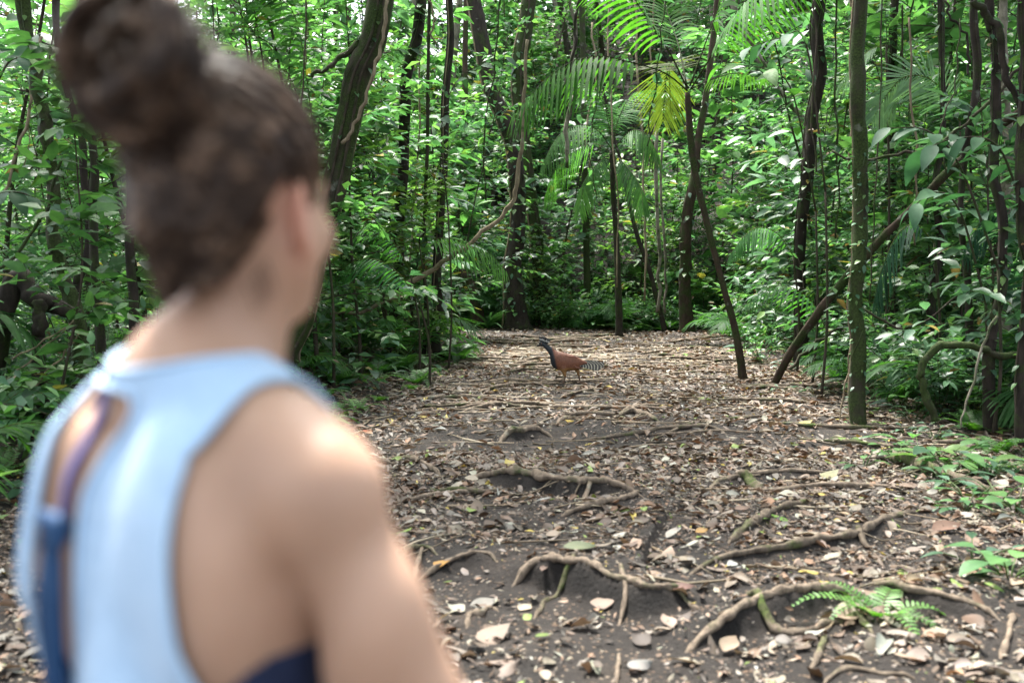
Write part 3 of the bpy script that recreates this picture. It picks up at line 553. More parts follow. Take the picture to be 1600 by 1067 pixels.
def vine(label, pts, Y, wpx, mat_=None, dy=0, group=None, name='hanging_vine', leaves=0, n=5, cat='vine', lsize=.1, Ys=None):
    W3 = [at(x, y, (Ys[i] if Ys else Y + dy * i / max(1, len(pts) - 1))) for i, (x, y) in enumerate(pts)]; P = smooth_path(W3, 8); B = Mesh(); m_ = len(P)
    P = P + (np.stack([noise2(np.arange(m_) * .5, np.zeros(m_), 1, k + int(abs(pts[0][0]))) for k in (1, 2, 3)], -1) - .5) * .05 * Y / 13
    r_ = (np.array(wpx) if np.ndim(wpx) else np.array([wpx, wpx])) * Y / FPX / 2; B.tube(P, lerp_list(r_, m_), n, lump=.25, seed=int(Y))
    if not leaves: return tag(B.build(name, mat_ or M_vine, origin=P[0]), label, cat, group)
    tr = thing(name, tuple(P[0]), label, cat, group); B.build('stem', mat_ or M_vine, tr, P[0]); g = np.random.default_rng(int(abs(pts[0][0]) + Y * 7)); i = g.integers(0, m_, leaves); a = g.uniform(0, 6.28, leaves)
    d = np.stack([np.cos(a), np.sin(a), g.uniform(-.9, .3, leaves)], -1); L_ = Mesh(); k = lsize * g.uniform(.6, 1.3, leaves); L_.place(L_mid, P[i], d, np.stack([g.normal(0, .4, leaves), g.normal(0, .4, leaves), np.ones(leaves)], -1), k, gcol(leaves, g), k * 1.3); L_.build('leaves', M_leaf, tr, P[0]); return tr
# ================================================================== the trees the photograph shows
T = trunk_tree
T('tree', 'thick dark trunk leaning right, wrapped with climbing stems, beside the head of the person', [(452,622),(450,560),(472,480),(500,380),(528,270),(560,140),(592,0)], 11.9, [50,43,40,41,43,46,48], M_moss, (.4, 9), vines=4)
vine('bare branch reaching left from the thick leaning trunk', [(566,58),(540,85),(505,110),(478,122)], 11.9, [12,5], M_bough, name='branch', cat='branch')
vine('pale twisting vine hanging down the thick leaning trunk', [(606,0),(598,60),(585,110),(570,160),(548,205),(535,225)], 11.6, 6, M_vine)
T('tree', 'dark upright trunk between the thick leaning trunk and the slender pole tree', [(612,560),(614,480),(620,380),(630,250),(640,120),(658,0)], 17.5, [22,20,19,20,20,20], M_dark, (.3, 9.5), crown_s=.6)
T('tree', 'slender straight pole tree with a dark mossy foot at the left edge of the trail', [(682,570),(682,500),(684,420),(690,300),(697,150),(704,0)], 16.6, [25,21,17,15,14,13], M_dark, (.2, 8), crown_s=.55, flare=1.5, vines=2)
T('tree', 'thin stem standing just left of the pole tree', [(664,562),(664,470),(662,380),(668,200),(672,0)], 16.9, [8,7,7,6,6], M_bough, (.1, 7), False)
T('tree', 'very dark trunk rising from the stump hollow at the end of the trail', [(806,497),(803,430),(808,340),(805,260),(790,190),(762,120),(740,0)], 26.5, [44,32,26,28,30,30,26], M_dark, (-.5, 11), crown_s=.5, flare=1.4, vines=2)
T('tree', 'pale mossy trunk with spreading foot right of the very dark trunk', [(856,480),(842,430),(832,340),(818,200),(812,100),(826,0)], 28.5, [52,30,23,24,26,24], M_moss, (.2, 11), crown_s=.5, flare=1.6, vines=2)
T('tree', 'leaning broken brown stump behind the slender pole tree', [(752,478),(735,450),(718,425),(704,400)], 27, [26,22,20,16], M_red, None, False)
T('tree', 'brown trunk patched with moss left of the leaning palm trunk', [(1072,512),(1068,460),(1072,400),(1076,320),(1092,220),(1112,60)], 25.5, [26,22,22,20,13,11], M_red, (.3, 10), False, flare=1.3)
T('tree', 'thin dark stem leaning left behind the bird palm', [(1042,498),(1020,440),(995,360),(978,290),(968,250)], 26, [10,9,8,7,5], M_dark, (-.6, 7), False)
T('tree', 'dark flaky trunk in the right third, left of the straight mossy trunk', [(1250,566),(1247,500),(1250,400),(1256,320),(1268,250),(1278,130),(1284,0)], 16.2, [22,19,19,20,22,22,22], M_dark, (.2, 9), crown_s=.6, flare=1.3, vines=2)
ST, STP, STR = T('tree', 'straight mossy trunk standing in the leaf litter at the right', [(1340,672),(1342,560),(1341,440),(1343,300),(1346,150),(1350,0)], 9.4, [28,27,25,24,25,25], M_moss, (.05, 8), crown_s=.6, flare=1.2, vines=2)
T('fallen_pole', 'long brown pole leaning up to the right edge behind the straight mossy trunk', [(1202,574),(1262,508),(1320,440),(1400,352),(1480,272),(1555,205),(1610,160)], 13.2, [14,15,15,14,14,13,12], M_red, None, False, dy=-2.4, cat='fallen trunk', flare=1.0)
vine('thin stick beside the foot of the leaning pole', [(1235,578),(1270,540),(1300,520),(1345,498)], 12.5, [6,3], M_bough, name='stick', cat='stick')
T('tree', 'pale leaning sapling trunk crossing the upper right, left of the dark flaky trunk', [(1310,440),(1285,300),(1262,200),(1225,150),(1175,70),(1150,20)], 21, [20,16,11,9,11,11], M_pale, (-.6, 9), False)
T('tree', 'curvy dark liana trunk at the far left, bulging in the middle', [(132,570),(120,520),(95,440),(82,350),(80,270),(68,190),(58,100),(36,0)], 9.0, [28,25,26,22,18,22,20,22], M_moss, (-.3, 8), lump=.5)
T('tree', 'dark forked stem joining the curvy liana trunk near its foot', [(118,560),(112,470),(128,420),(138,370),(132,290),(128,220),(100,120),(90,0)], 9.8, [20,18,15,14,14,12,12,12], M_dark, (0, 8), False)
T('tree', 'thin grey trunk directly behind the hair bun of the person', [(160,560),(152,430),(146,300),(140,180),(135,60),(130,0)], 8.2, [18,16,16,15,14,14], M_bark, (0, 8), False)
T('tree', 'trunk behind the neck of the person', [(205,580),(206,400),(214,250),(214,60)], 10.4, [20,18,18,17], M_dark, (0, 8))
T('fallen_log', 'dark mossy fallen log at the left edge with a hanging root mat', [(-30,432),(20,446),(55,462),(85,480),(120,492)], 8.6, [34,36,34,30,18], M_dark, None, False, cat='log', flare=1)
T('stump', 'rotten upright stump under the end of the fallen log', [(70,590),(62,540),(66,500),(60,468)], 8.5, [26,22,24,20], M_dark, None, False, cat='stump', lump=.5)
for i, (a, b_) in enumerate([((0,600),(110,505)),((40,620),(125,520)),((20,560),(118,500))]): vine(['pale stick leaning on the fallen log, lowest', 'pale stick leaning on the fallen log, nearest the liana trunk', 'thin pale stick against the fallen log at the left edge'][i], [b_, ((a[0]+b_[0])/2, (a[1]+b_[1])/2+3), a], 8.1, 3, M_vine, name='stick', cat='stick')
# right edge tangle
RT = [([(1552,640),(1545,560),(1560,470),(1568,380),(1555,270),(1560,180),(1550,60),(1545,-10)],8.9,[20,18,15,14,16,15,15,14],'thick dark vine trunk second from the right edge, kinked half way up',M_dark),
 ([(1608,660),(1602,520),(1605,400),(1596,280),(1604,150),(1600,-10)],8.3,[24,22,20,22,22,22],'dark trunk on the right edge of the picture',M_dark),
 ([(1522,560),(1512,440),(1500,330),(1512,220),(1530,120),(1520,-10)],10.2,[13,11,10,12,12,12],'dark slim trunk rising through the tangle left of the kinked vine trunk',M_dark),
 ([(1462,560),(1455,480),(1470,400),(1462,300),(1475,200),(1470,-10)],12.2,[16,14,12,11,10,10],'dark slender trunk behind the brown leaning pole',M_dark),
 ([(1578,470),(1572,350),(1580,240),(1568,130),(1574,-10)],11.5,[18,17,16,16,16],'pale grey trunk glimpsed between the vines at the right',M_pale),
 ([(1398,520),(1392,420),(1388,300),(1392,200),(1400,-10)],14.8,[18,18,17,15,14],'grey ribbed trunk close behind the straight mossy trunk',M_bark)]
for pts, Y, wd, lb, m_ in RT: T('tree', lb, pts, Y, wd, m_, (0, 9), True, lump=.4, vines=1)
vine('thick moss covered liana looping off the ground at the right edge', [(1462,655),(1446,620),(1440,590),(1452,556),(1480,538),(1530,545),(1570,556),(1625,552)], 8.7, [13,12,11,12,12,10,12,13], M_moss, n=9)
vine('dark liana curling down from the top right corner', [(1520,0),(1545,25),(1562,60),(1570,110),(1585,150),(1612,185)], 8.4, [12,9], M_dark, n=7)
vine('wavy brown liana running across in front of the pale fan frond', [(1300,238),(1345,250),(1400,240),(1450,232),(1500,200),(1545,160),(1600,100)], 9.8, [4,6], M_bough, leaves=14)
vine('drooping black twig hanging in the upper right', [(1480,0),(1488,30),(1508,52),(1513,85),(1512,120)], 9.6, 4, M_dark)
vine('dry white stick leaning between the plants at the right', [(1500,668),(1515,610),(1538,540),(1558,492)], 7.6, [3,5], M_pale, name='stick', cat='stick')
vine('thin brown stick crossing behind the mossy loop', [(1330,470),(1400,510),(1450,500),(1530,440),(1600,420)], 10.5, [4,3], M_bough, name='stick', cat='stick')
vine('fine straw coloured stem slanting beside the straight mossy trunk', [(1308,680),(1322,600),(1333,520)], 9.6, 2.5, M_vine, name='stick', cat='stick')
# lianas and hanging roots in the middle
vine('long pale liana sweeping from the upper centre down to the lower left', [(822,60),(818,150),(815,215),(808,290),(790,330),(745,372),(720,392),(690,410),(640,445),(600,475),(560,488),(505,490)], 15.5, [5,6,6,7,7,7,8,8,7,6,5], M_vine, n=7)
vine('pale twisted aerial root hanging left of the palm crown', [(892,0),(898,60),(893,120),(900,150),(888,190),(884,260)], 17, [5,7,9,6], M_pale)
vine('dark knotted root above the pale aerial root', [(905,0),(900,50),(892,100),(886,140)], 16.8, 5, M_dark)
vine('pale upright twin stems under the yellow frond', [(1028,490),(1030,400),(1026,200)], 24, 6, M_pale, name='hanging_root')
vine('pale upright stem right of the twin stems', [(1040,490),(1038,400),(1034,220)], 24.4, 4, M_pale, name='hanging_root')
vine('curled hanging tendril at the top left of centre', [(668,0),(678,30),(672,52),(682,66)], 12.5, 3, M_vine)
vine('looping twig over the bank on the left', [(0,420),(40,380),(70,330),(95,250)], 8.0, 5, M_moss)
vine('pale branch slanting up through the far left', [(0,310),(20,265),(38,200),(55,130),(62,60)], 9.5, 5, M_vine)
g = np.random.default_rng(55)
for k in range(30):   # fine hanging vines all over
    x = g.uniform(-20, 1600); Y = g.uniform(12, 30) if 560 < x < 1250 else g.uniform(8.5, 16)
    y0 = g.uniform(-60, 40); y1 = g.uniform(200, 480); b = g.uniform(-30, 30)
    vine('thin hanging vine dangling among the leaves', [(x, y0), (x + b * .4 + g.uniform(-6, 6), y0 * .6 + y1 * .4), (x + b + g.uniform(-8, 8), y0 * .3 + y1 * .7), (x + b, y1)], Y, g.uniform(1.6, 3.6), [M_vine, M_bough, M_moss][k % 3], group='thin hanging vines', leaves=[0, 0, 26][k % 3], n=4, lsize=.08 + .004 * Y)
# far trunks seen between the leaves
for k in range(22):
    x = [870,880,905,935,1108,1130,1152,1166,1210,1218,760,722,645,600,575,540][k] if k < 16 else g.uniform(-60, 1660); Y = g.uniform(28, 46); bx = x + g.uniform(-20, 20); pz = gp(bx, 500, 75) if False else None
    P0 = at(bx, 480, Y); z0 = h1(P0[0], P0[1]); px_b = bx; w_ = g.uniform(6, 17); yb = HOR - (z0 - CAMH) / Y * FPX
    T('tree', 'slim trunk of a tree on the far slope behind the trail', [(px_b, yb), (x + g.uniform(-10, 10), yb - 150), (x + g.uniform(-15, 15), min(yb - 300, 0))], Y, [w_, w_ * .85, w_ * .7], [M_pale, M_bark, M_moss, M_red][k % 4], (g.uniform(-1, 1), g.uniform(13, 19)), k % 9 == 0, group='slim trunks on the far slope', crown_s=g.uniform(.6, 1.0))
# ------------------------------------------------------------------ palms
def palm(label, pts, Y, wpx, fronds, mat_, group=None):
    W3 = [at(x, y, Y) for x, y in pts]; b = np.array([W3[0][0], W3[0][1], h1(W3[0][0], W3[0][1]) - .06]); W3[0] = b; P = smooth_path(W3, 8); rad = lerp_list([w_ * Y / FPX / 2 for w_ in wpx], len(P))
    tr = thing('palm_tree', tuple(b), label, 'palm', group); B = Mesh(); B.tube(P, rad * (1 + .4 * np.exp(-(P[:, 2] - b[2]) / .12)), 10, lump=.15); B.build('trunk', mat_, tr, b)
    for k, f in enumerate(fronds):
        FB = Mesh(); pp = [at(x, y, Y + d) for x, y, d in f['p']]; frond(FB, pp, f['n'], f['l'], f['w'], f.get('c', (.045, .13, .03)), f.get('droop', .4), f.get('ang', (62, 30)), f.get('start', .2), f.get('hang', 0), f.get('r', .012), f.get('rc', (.05, .06, .025)), seed=k * 7 + int(Y), up=f.get('up'), broken=f.get('br', 0))
        FB.build('frond', M_frond, tr, b)
    return tr
GP = (.045, .125, .03); YP_ = (.085, .115, .03)
palm('tall palm with a leaning trunk and a yellowing frond, right of the bird', [(1162,592),(1150,520),(1128,440),(1104,345),(1086,270),(1078,200),(1074,145)], 14.1, [13,11,10,10,11,11,9], [
 dict(p=[(1074,142,0),(1040,115,-.2),(995,100,-.4),(930,88,-.6),(870,110,-.8),(800,178,-1.0)], n=25, l=.72, w=.062, c=GP, hang=.5, droop=.45, ang=(62, 32), start=.3),
 dict(p=[(1072,135,0),(1045,80,-.2),(1005,20,-.4),(960,-40,-.7),(880,-60,-1.1)], n=27, l=.62, w=.05, c=(.055, .16, .03), hang=.35, droop=.5, start=.25),
 dict(p=[(1078,135,0),(1098,80,.1),(1120,20,.1),(1150,-60,.1),(1230,-90,0)], n=30, l=.85, w=.05, c=GP, hang=.3, droop=.45, start=.35),
 dict(p=[(1076,138,0),(1062,112,.5),(1048,98,.9),(1040,130,1.3),(1036,190,1.45)], n=30, l=.72, w=.032, c=YP_, hang=.1, droop=.18, ang=(66, 30), start=.28, up=(0, -1, .25)),
 dict(p=[(1080,138,0),(1110,90,-.5),(1150,20,-1.1),(1220,-45,-1.7),(1310,-60,-2.2)], n=30, l=.62, w=.045, c=(.05, .15, .03), hang=.6, droop=.5, start=.3),
 dict(p=[(1078,140,0),(1110,125,.5),(1150,115,.9),(1200,125,1.3)], n=20, l=.34, w=.03, c=(.05, .12, .035), hang=.3, start=.3),
 dict(p=[(1074,140,0),(1060,70,.6),(1040,10,1.2),(1030,-60,1.6)], n=24, l=.7, w=.045, c=GP, start=.3)], M_red)
palm('slender palm with drooping dull green fronds standing behind the bird', [(968,505),(966,440),(962,360),(958,290),(957,235)], 23, [12,10,9,9,10], [
 dict(p=[(957,235,0),(935,205,-.3),(905,195,-.6),(870,215,-1.0),(845,262,-1.2)], n=30, l=.7, w=.04, c=(.07, .15, .06), hang=.5), dict(p=[(957,240,0),(930,225,.2),(895,235,.3),(865,270,.4),(850,310,.5)], n=28, l=.7, w=.04, c=(.05, .13, .04), hang=.6),
 dict(p=[(957,235,0),(985,205,-.3),(1010,210,-.6),(1030,245,-.9)], n=26, l=.7, w=.04, c=(.06, .14, .05), hang=.5), dict(p=[(957,232,0),(950,190,.2),(940,150,.3),(910,130,.2)], n=26, l=.7, w=.04, c=(.05, .13, .04), hang=.3),
 dict(p=[(957,232,0),(965,190,0),(985,150,.2),(1010,140,.3)], n=26, l=.7, w=.04, c=(.05, .13, .04), hang=.3), dict(p=[(957,240,0),(940,250,-.6),(915,280,-1.2),(905,330,-1.6)], n=26, l=.6, w=.04, c=(.07, .16, .06), hang=.6), dict(p=[(957,240,0),(975,255,-.6),(1000,290,-1.2),(1005,330,-1.6)], n=26, l=.6, w=.04, c=(.05, .12, .05), hang=.6)], M_bark)
def lone_frond(label, pts, Y, n, l, w_, c, **k):
    B = Mesh(); pp = [at(x, y, Y + d) for x, y, d in pts]; b = pp[0].copy(); g0 = h1(b[0], b[1]); root = np.array([b[0] + .12, b[1] + .1, g0 - .03])
    tr = thing('palm_sapling', tuple(root), label, 'palm'); S = Mesh(); S.tube(smooth_path([root, root * .5 + b * .5 + np.array([.06, .02, 0]), b], 5), [.022, .012], 7); S.build('stalk', M_bough, tr, root)
    frond(B, pp, n, l, w_, c, seed=int(abs(pts[0][0])), **k); B.build('frond', M_frond, tr, root)
    return tr
lone_frond('bright feathery palm frond arching right, left of the trail under the long liana', [(655,382,0),(690,372,-.1),(730,378,-.2),(765,395,-.3),(792,425,-.4)], 15.5, 24, .5, .034, (.10, .22, .07), hang=.5, droop=.4)
lone_frond('second feathery frond lower left of the bright one, pointing at the person', [(640,420,0),(612,375,-.1),(590,352,-.1),(566,352,-.1),(545,372,-.2)], 14, 24, .42, .028, (.06, .17, .06), hang=.4, droop=.4)
lone_frond('low arching frond behind the cheek of the person', [(655,470,0),(620,425,0),(585,405,0),(548,410,0),(520,440,0)], 13, 26, .45, .028, (.05, .15, .06), hang=.4)
lone_frond('wide pale frond spread between the straight mossy trunk and the right vines', [(1500,190,0),(1460,128,0),(1415,120,.1),(1385,150,.2),(1362,190,.2)], 12.5, 38, .55, .026, (.16, .26, .19), hang=.25, droop=.1, up=(0, -1, .4))
lone_frond('pale frond tip showing left of the straight mossy trunk near the top', [(1385,70,0),(1360,78,0),(1335,100,0),(1310,135,0)], 13, 26, .45, .03, (.16, .26, .17), hang=.3, droop=.2)
lone_frond('comb like frond arching left over the slope, left of the dark flaky trunk', [(1240,400,0),(1215,365,0),(1185,355,-.1),(1160,372,-.2),(1140,400,-.3)], 15, 24, .4, .04, (.05, .14, .05), hang=.5, start=.1)
lone_frond('dark frond hanging behind the foot of the straight trunk', [(1460,380,0),(1430,350,0),(1400,370,0),(1375,430,0),(1365,480,0)], 11, 26, .45, .035, (.02, .065, .04), hang=.4)
lone_frond('glossy frond reaching left in front of the leaning pole', [(1300,540,0),(1275,480,0),(1240,450,-.1),(1200,450,-.2),(1165,478,-.3)], 15, 22, .42, .04, (.045, .13, .045), hang=.4)
lone_frond('hanging frond at the right edge, above the mossy loop', [(1600,500,0),(1600,380,0),(1580,330,0),(1540,340,0),(1505,390,0)], 9.8, 24, .5, .04, (.03, .09, .06), hang=.5)
lone_frond('broad frond over the top of the picture, left of the thick trunk', [(500,300,0),(470,60,0),(440,0,-.1),(400,-10,-.2),(370,30,-.3)], 12, 26, .6, .035, (.06, .18, .04), hang=.5, start=.4)
# ================================================================== understory
g = np.random.default_rng(77)
def inview(x, y, m=1.5): return abs(x) < y * .52 + m
# the slope and the wall of leaves behind the trail
cnt = 0
for k in range(900):
    y = g.uniform(27.3, 52); x = g.uniform(-.56 * y - 1, .56 * y + 1)
    if y < 30.5 and -3.5 < x < 7 and g.uniform() < .8: continue
    if y < 28.8 and -5.5 < x < 5.2 or (x < -1 and x > -10 and y < 31 and g.uniform() < .8): continue
    if cnt >= 200: break
    cnt += 1; o = SAP[int(g.integers(0, 6))]; s_ = g.uniform(.9, 1.7) * (1 + (y - 28) / 30)
    put(o, x, y, None, s_, 'leafy young tree in the green wall behind the end of the trail', 'young trees behind the end of the trail')
for k in range(90):
    y = g.uniform(26.6, 40); x = g.uniform(-.55 * y, .55 * y)
    if y < 29 and -5 < x < 4.6: y = g.uniform(27.8, 32)
    put(SHR[int(g.integers(0, 5))], x, y, None, g.uniform(.9, 1.7), 'bushy shrub at the foot of the far slope', 'shrubs at the foot of the far slope')
for k in range(46):
    y = g.uniform(26.8, 36); x = g.uniform(-.5 * y, .52 * y); y = max(y, 27.6 if -5 < x < 5 else y)
    put(YP[int(g.integers(0, 4))], x, y, None, g.uniform(.7, 1.5), 'young palm among the plants of the far slope', 'young palms on the far slope')
# row of low plants that closes the trail
for k in range(80):
    x = g.uniform(-1.0, 6.5); y = 27.0 + g.uniform(-.5, 1.1) - max(0, x - 3) * .25
    o = [HERB, FERN, HERB, STRAP, SHR][k % 5]; o = o[int(g.integers(0, len(o)))]
    put(o, x, y, None, g.uniform(.5, 1.05) * (.7 if k % 5 == 4 else 1), 'low plant in the strip that closes the far end of the trail', 'low plants closing the trail')
# right side of the trail
for k in range(130):
    y = 6 + 21 * (k + .5) / 130; x = float(right_edge(y)) + .2 + abs(g.normal(0, 2.4)) + (.8 if y < 10 else 0)
    o = [SHR, SAP, HERB, YP, FERN, SHR, SAP][k % 7]; o = o[int(g.integers(0, len(o)))]; s_ = g.uniform(.6, 1.1) * (.55 if k % 7 in (1, 6) and y < 13 else 1)
    if x < 3.9 and y < 11: continue
    if k % 7 in (1, 6): x += 1.3
    if inview(x, y, 3): put(o, x, y, None, s_, 'dark leafy plant in the thicket right of the trail', 'plants in the thicket right of the trail')
# left side of the trail
for k in range(150):
    y = 5.5 + 23 * (k + .5) / 150; x = float(left_edge(y)) - .45 - abs(g.normal(0, 2.4))
    o = [SHR, SAP, HERB, YP, STRAP, SHR, SAP, FERN][k % 8]; o = o[int(g.integers(0, len(o)))]; s_ = g.uniform(.6, 1.15) * (.6 if k % 8 in (1, 6) and y < 12 else 1)
    if k % 8 in (1, 6): x -= 1.0
    if y > 19 and x > -6.5 and k % 8 not in (2, 7): continue
    if inview(x, y, 3): put(o, x, y, None, s_, 'leafy plant in the thicket left of the trail', 'plants in the thicket left of the trail')
for k in range(52):   # ferns and herbs of the left verge
    y = g.uniform(8.5, 19); x = float(left_edge(y)) - g.uniform(-.25, .9); o = [FERN, HERB, FERN, SEED][k % 4]; o = o[int(g.integers(0, len(o)))]
    put(o, x, y, None, g.uniform(.6, 1.1), 'fern or low herb on the left verge of the trail', 'ferns and herbs of the left verge')
for k in range(60):   # seedlings on the right, growing through the litter
    y = g.uniform(5.2, 13); x = float(right_edge(y)) + g.uniform(-1.3, 2.2)
    if y < 6.2 and x < 2.4: continue
    put(SEED[int(g.integers(0, 3))], x, y, None, g.uniform(.8, 1.8), 'green seedling growing through the dead leaves right of the trail', 'seedlings right of the trail')
# named plants close to the camera
def pgp(px, py): q = gp(px, py); return float(q[0]), float(q[1])
for (px, py), o, s_, lb in [((1372,962), FERN[2], 1.15, 'bright green fern growing from the hollow under the thick pale root'),((1335,935), FERN[2], .6, 'small fern tuft left of the bright green fern'),((1578,905), HERB[4], 1.3, 'tuft of pointed leaves at the right edge above the lower roots'),((1520,880), SEED[1], 1.4, 'small plant left of the tuft of pointed leaves'),
 ((1590,800), HERB[4], 1.5, 'glossy seedling cluster at the right edge beside the mossy log root'),((1402,718), HERB[4], 1.0, 'round leaved seedling at the near end of the mossy log root'),((1505,800), SEED[0], 1.5, 'seedling below the mossy log root'),((1350,600), HERB[2], .5, 'big pointed leaves sprouting at the side of the straight mossy trunk'),
 ((1210,815), SEED[2], .9, 'tiny sprout on the lichen patched root'),((1060,560), SEED[2], 1.6, 'pale sprout right of the bird'),((1570,640), HERB[1], .75, 'large leaved plant at the right edge under the mossy loop'),((1490,625), HERB[0], .8, 'yellow edged leafy plant below the mossy loop'),
 ((530,600), FERN[1], .9, 'large drooping fern on the bank beside the thick leaning trunk'),((590,585), FERN[1], .8, 'fern on the left verge, right of the large drooping fern'),((700,560), HERB[2], .9, 'leafy herb at the foot of the slender pole tree'),((560,640), FERN[2], 1.2, 'light green fern spilling on the trail edge'),
 ((1110,470), HERB[3], 1.2, 'pale strap leaved clump left of the palm trunk'),((880,470), HERB[3], 1.0, 'long leaved clump on the bank behind the bird'),((20,600), HERB[1], .9, 'yellow green broad leaved plant at the left edge by the person'),((60,640), HERB[0], 1.2, 'leafy plant behind the left shoulder of the person'),((0,680), FERN[1], .8, 'fern at the left edge, low')]:
    x, y = pgp(px, py); put(o, x, y, None, s_, lb)
for k in range(60):
    px = g.uniform(1370, 1640); py = 560 + (g.uniform(0, 1) ** .8) * 190; 
    if px < 1430 and py > 660: continue
    x, y = pgp(px, py); o = [HERB, SEED, FERN, HERB, SEED][k % 5]; o = o[int(g.integers(0, len(o)))]
    put(o, x, y, None, g.uniform(.5, .95), 'low green plant beneath the looping liana on the right', 'low plants beneath the looping liana')
for k in range(40):
    px = g.uniform(1150, 1420); py = g.uniform(530, 620); x, y = pgp(px, py)
    if x < right_edge(y) - .1: x = float(right_edge(y)) + g.uniform(-.1, .8)
    o = [HERB, FERN, YP, HERB, SHR][k % 5]; o = o[int(g.integers(0, len(o)))]
    put(o, x, y, None, g.uniform(.45, .9), 'leafy plant around the foot of the brown leaning pole', 'plants around the foot of the leaning pole')
for k in range(46):   # dark thicket right of the straight trunk
    y = g.uniform(9.2, 14.5); x = 3.7 + (y - 9) * .2 + abs(g.normal(0, 1.9)); o = [SHR, YP, SAP, SHR, HERB][k % 5]; o = o[int(g.integers(0, len(o)))]
    put(o, x, y, None, g.uniform(.55, .95), 'dark leafy plant in the thicket right of the trail', 'plants in the thicket right of the trail')
for k in range(48):   # green mound of plants below the far trees, behind the bird
    x = g.uniform(-.5, 6.5); y = g.uniform(26.6, 30.5); o = [SHR, YP, SAP, HERB, SHR][k % 5]; o = o[int(g.integers(0, len(o)))]
    put(o, x, y, None, g.uniform(.7, 1.2) * (.7 if k % 5 == 2 else 1), 'bushy shrub at the foot of the far slope', 'shrubs at the foot of the far slope')
# big drooping leaves at upper right (a shrub reaching in) and at the upper middle
def spray(label, pts, Y, n, ls, lw, bs, proto=L_wide, dy=0):
    W3 = [at(x, y, Y + dy * i) for i, (x, y) in enumerate(pts)]; P = smooth_path(W3, 6); b = np.array([W3[0][0], W3[0][1], h1(W3[0][0], W3[0][1])]); g_ = np.random.default_rng(int(abs(pts[0][0]))); tr = thing('large_leaved_shrub', tuple(b), label, 'shrub'); S = Mesh()
    S.tube(smooth_path([b, b * .6 + P[0] * .4 + np.array([.05, 0, 0]), P[0]] , 5), [.018, .012], 6); S.tube(P, [.012, .004], 6); S.build('stem', M_bough, tr, b); L_ = Mesh(); i = np.linspace(len(P) * .15, len(P) - 1, n).astype(int); Tn = unit(np.gradient(P, axis=0))[i]
    sd = unit(np.cross(Tn, [0, 0, 1.0])) * np.where(np.arange(n) % 2, 1, -1)[:, None]; d = unit(Tn * .7 + sd * .8 + g_.normal(0, .25, (n, 3)) + [0, 0, -.35]); k = ls * g_.uniform(.7, 1.15, n)
    L_.place(proto, P[i], d, unit(np.array([0, -.35, 1]) + g_.normal(0, .25, (n, 3))), k, gcol(n, g_, 0, .8, 1.2, bs), k * lw); L_.build('leaves', M_big, tr, b)
BL = np.array([(.035, .09, .05), (.03, .08, .045), (.05, .11, .06)])
spray('shrub with big drooping blue green leaves right of the straight mossy trunk', [(1560,420),(1500,260),(1450,205),(1390,200)], 8.8, 11, .30, .75, BL)
spray('branch of big dark leaves above the brown leaning pole', [(1600,330),(1560,230),(1500,215),(1440,235)], 8.5, 10, .28, .75, BL)
spray('second branch of big dark leaves, lower, by the brown leaning pole', [(1540,470),(1500,330),(1460,300),(1420,330)], 9.4, 10, .28, .75, BL)
spray('large glossy leaves fanned out near the middle of the straight trunk top', [(1275,330),(1240,150),(1200,110),(1130,100)], 13, 10, .38, .75, np.array([(.06, .15, .03), (.05, .13, .03)]))
spray('branch of oval leaves left of the palm crown', [(700,330),(690,200),(720,120),(790,90)], 15, 16, .28, .9, G3)
spray('large dull leaves at the top between the dark flaky trunk and the palm', [(1290,300),(1260,70),(1220,60),(1170,75)], 11.5, 9, .28, .8, BL)
spray('leafy spray hanging over the far left', [(-60,300),(0,120),(40,90),(100,110)], 8.5, 14, .22, .9, G1)
spray('sprays of leaves by the pale stick in the far left', [(-80,500),(-20,330),(20,300),(80,320)], 8.2, 12, .24, .85, G3)
for i, (x, Y) in enumerate([(560,13.5),(500,12.5),(610,19),(720,22),(760,24.5),(640,24),(575,22),(540,17),(880,29),(930,30.5),(1000,29),(1110,28),(1180,25),(1230,22),(1300,19),(1150,29.5),(1420,17),(1480,15),(1370,20),(1540,13),(20,12),(80,14),(130,12.5),(240,13),(330,14),(420,15),(700,27.5),(780,30)]):
    P0 = at(x, 430, Y); put(SAP[i % 6], float(P0[0]), Y, None, 1.15 + .25 * (i % 3), 'slender leafy tree of the middle distance beside the trail', 'slender leafy trees of the middle distance')
# climbing leaves on trunks
def climber(label, P, rad, n, ls, z0, z1, seed):
    g_ = np.random.default_rng(seed); m_ = (P[:, 2] > z0) & (P[:, 2] < z1); Q = P[m_]; r_ = rad[m_]; i = g_.integers(0, len(Q), n); a = g_.uniform(0, 6.28, n); o_ = np.stack([np.cos(a), np.sin(a), np.zeros(n)], -1)
    pos = Q[i] + o_ * r_[i][:, None] + np.stack([np.zeros(n), np.zeros(n), g_.uniform(-.1, .1, n)], -1); B = Mesh(); k = ls * g_.uniform(.5, 1.3, n); B.place(L_mid, pos, o_ + np.stack([g_.normal(0, .5, n), g_.normal(0, .5, n), g_.uniform(-1, .2, n)], -1), o_ * .5 + [0, 0, 1], k, gcol(n, g_), k * 1.3)
    aa = np.linspace(0, 5, len(Q)); B.tube(Q + np.stack([np.cos(aa), np.sin(aa), aa * 0], -1) * r_[:, None] * 1.05, .004, 4, (.06, .08, .03)); tag(B.build('climbing_plant', M_leaf, origin=Q[0]), label, 'climber')
climber('small leaved climber growing up the straight mossy trunk', STP, STR, 120, .065, 1.0, 2.6, 5); climber('few climber leaves low on the straight mossy trunk', STP, STR, 26, .05, .2, 1.0, 6)
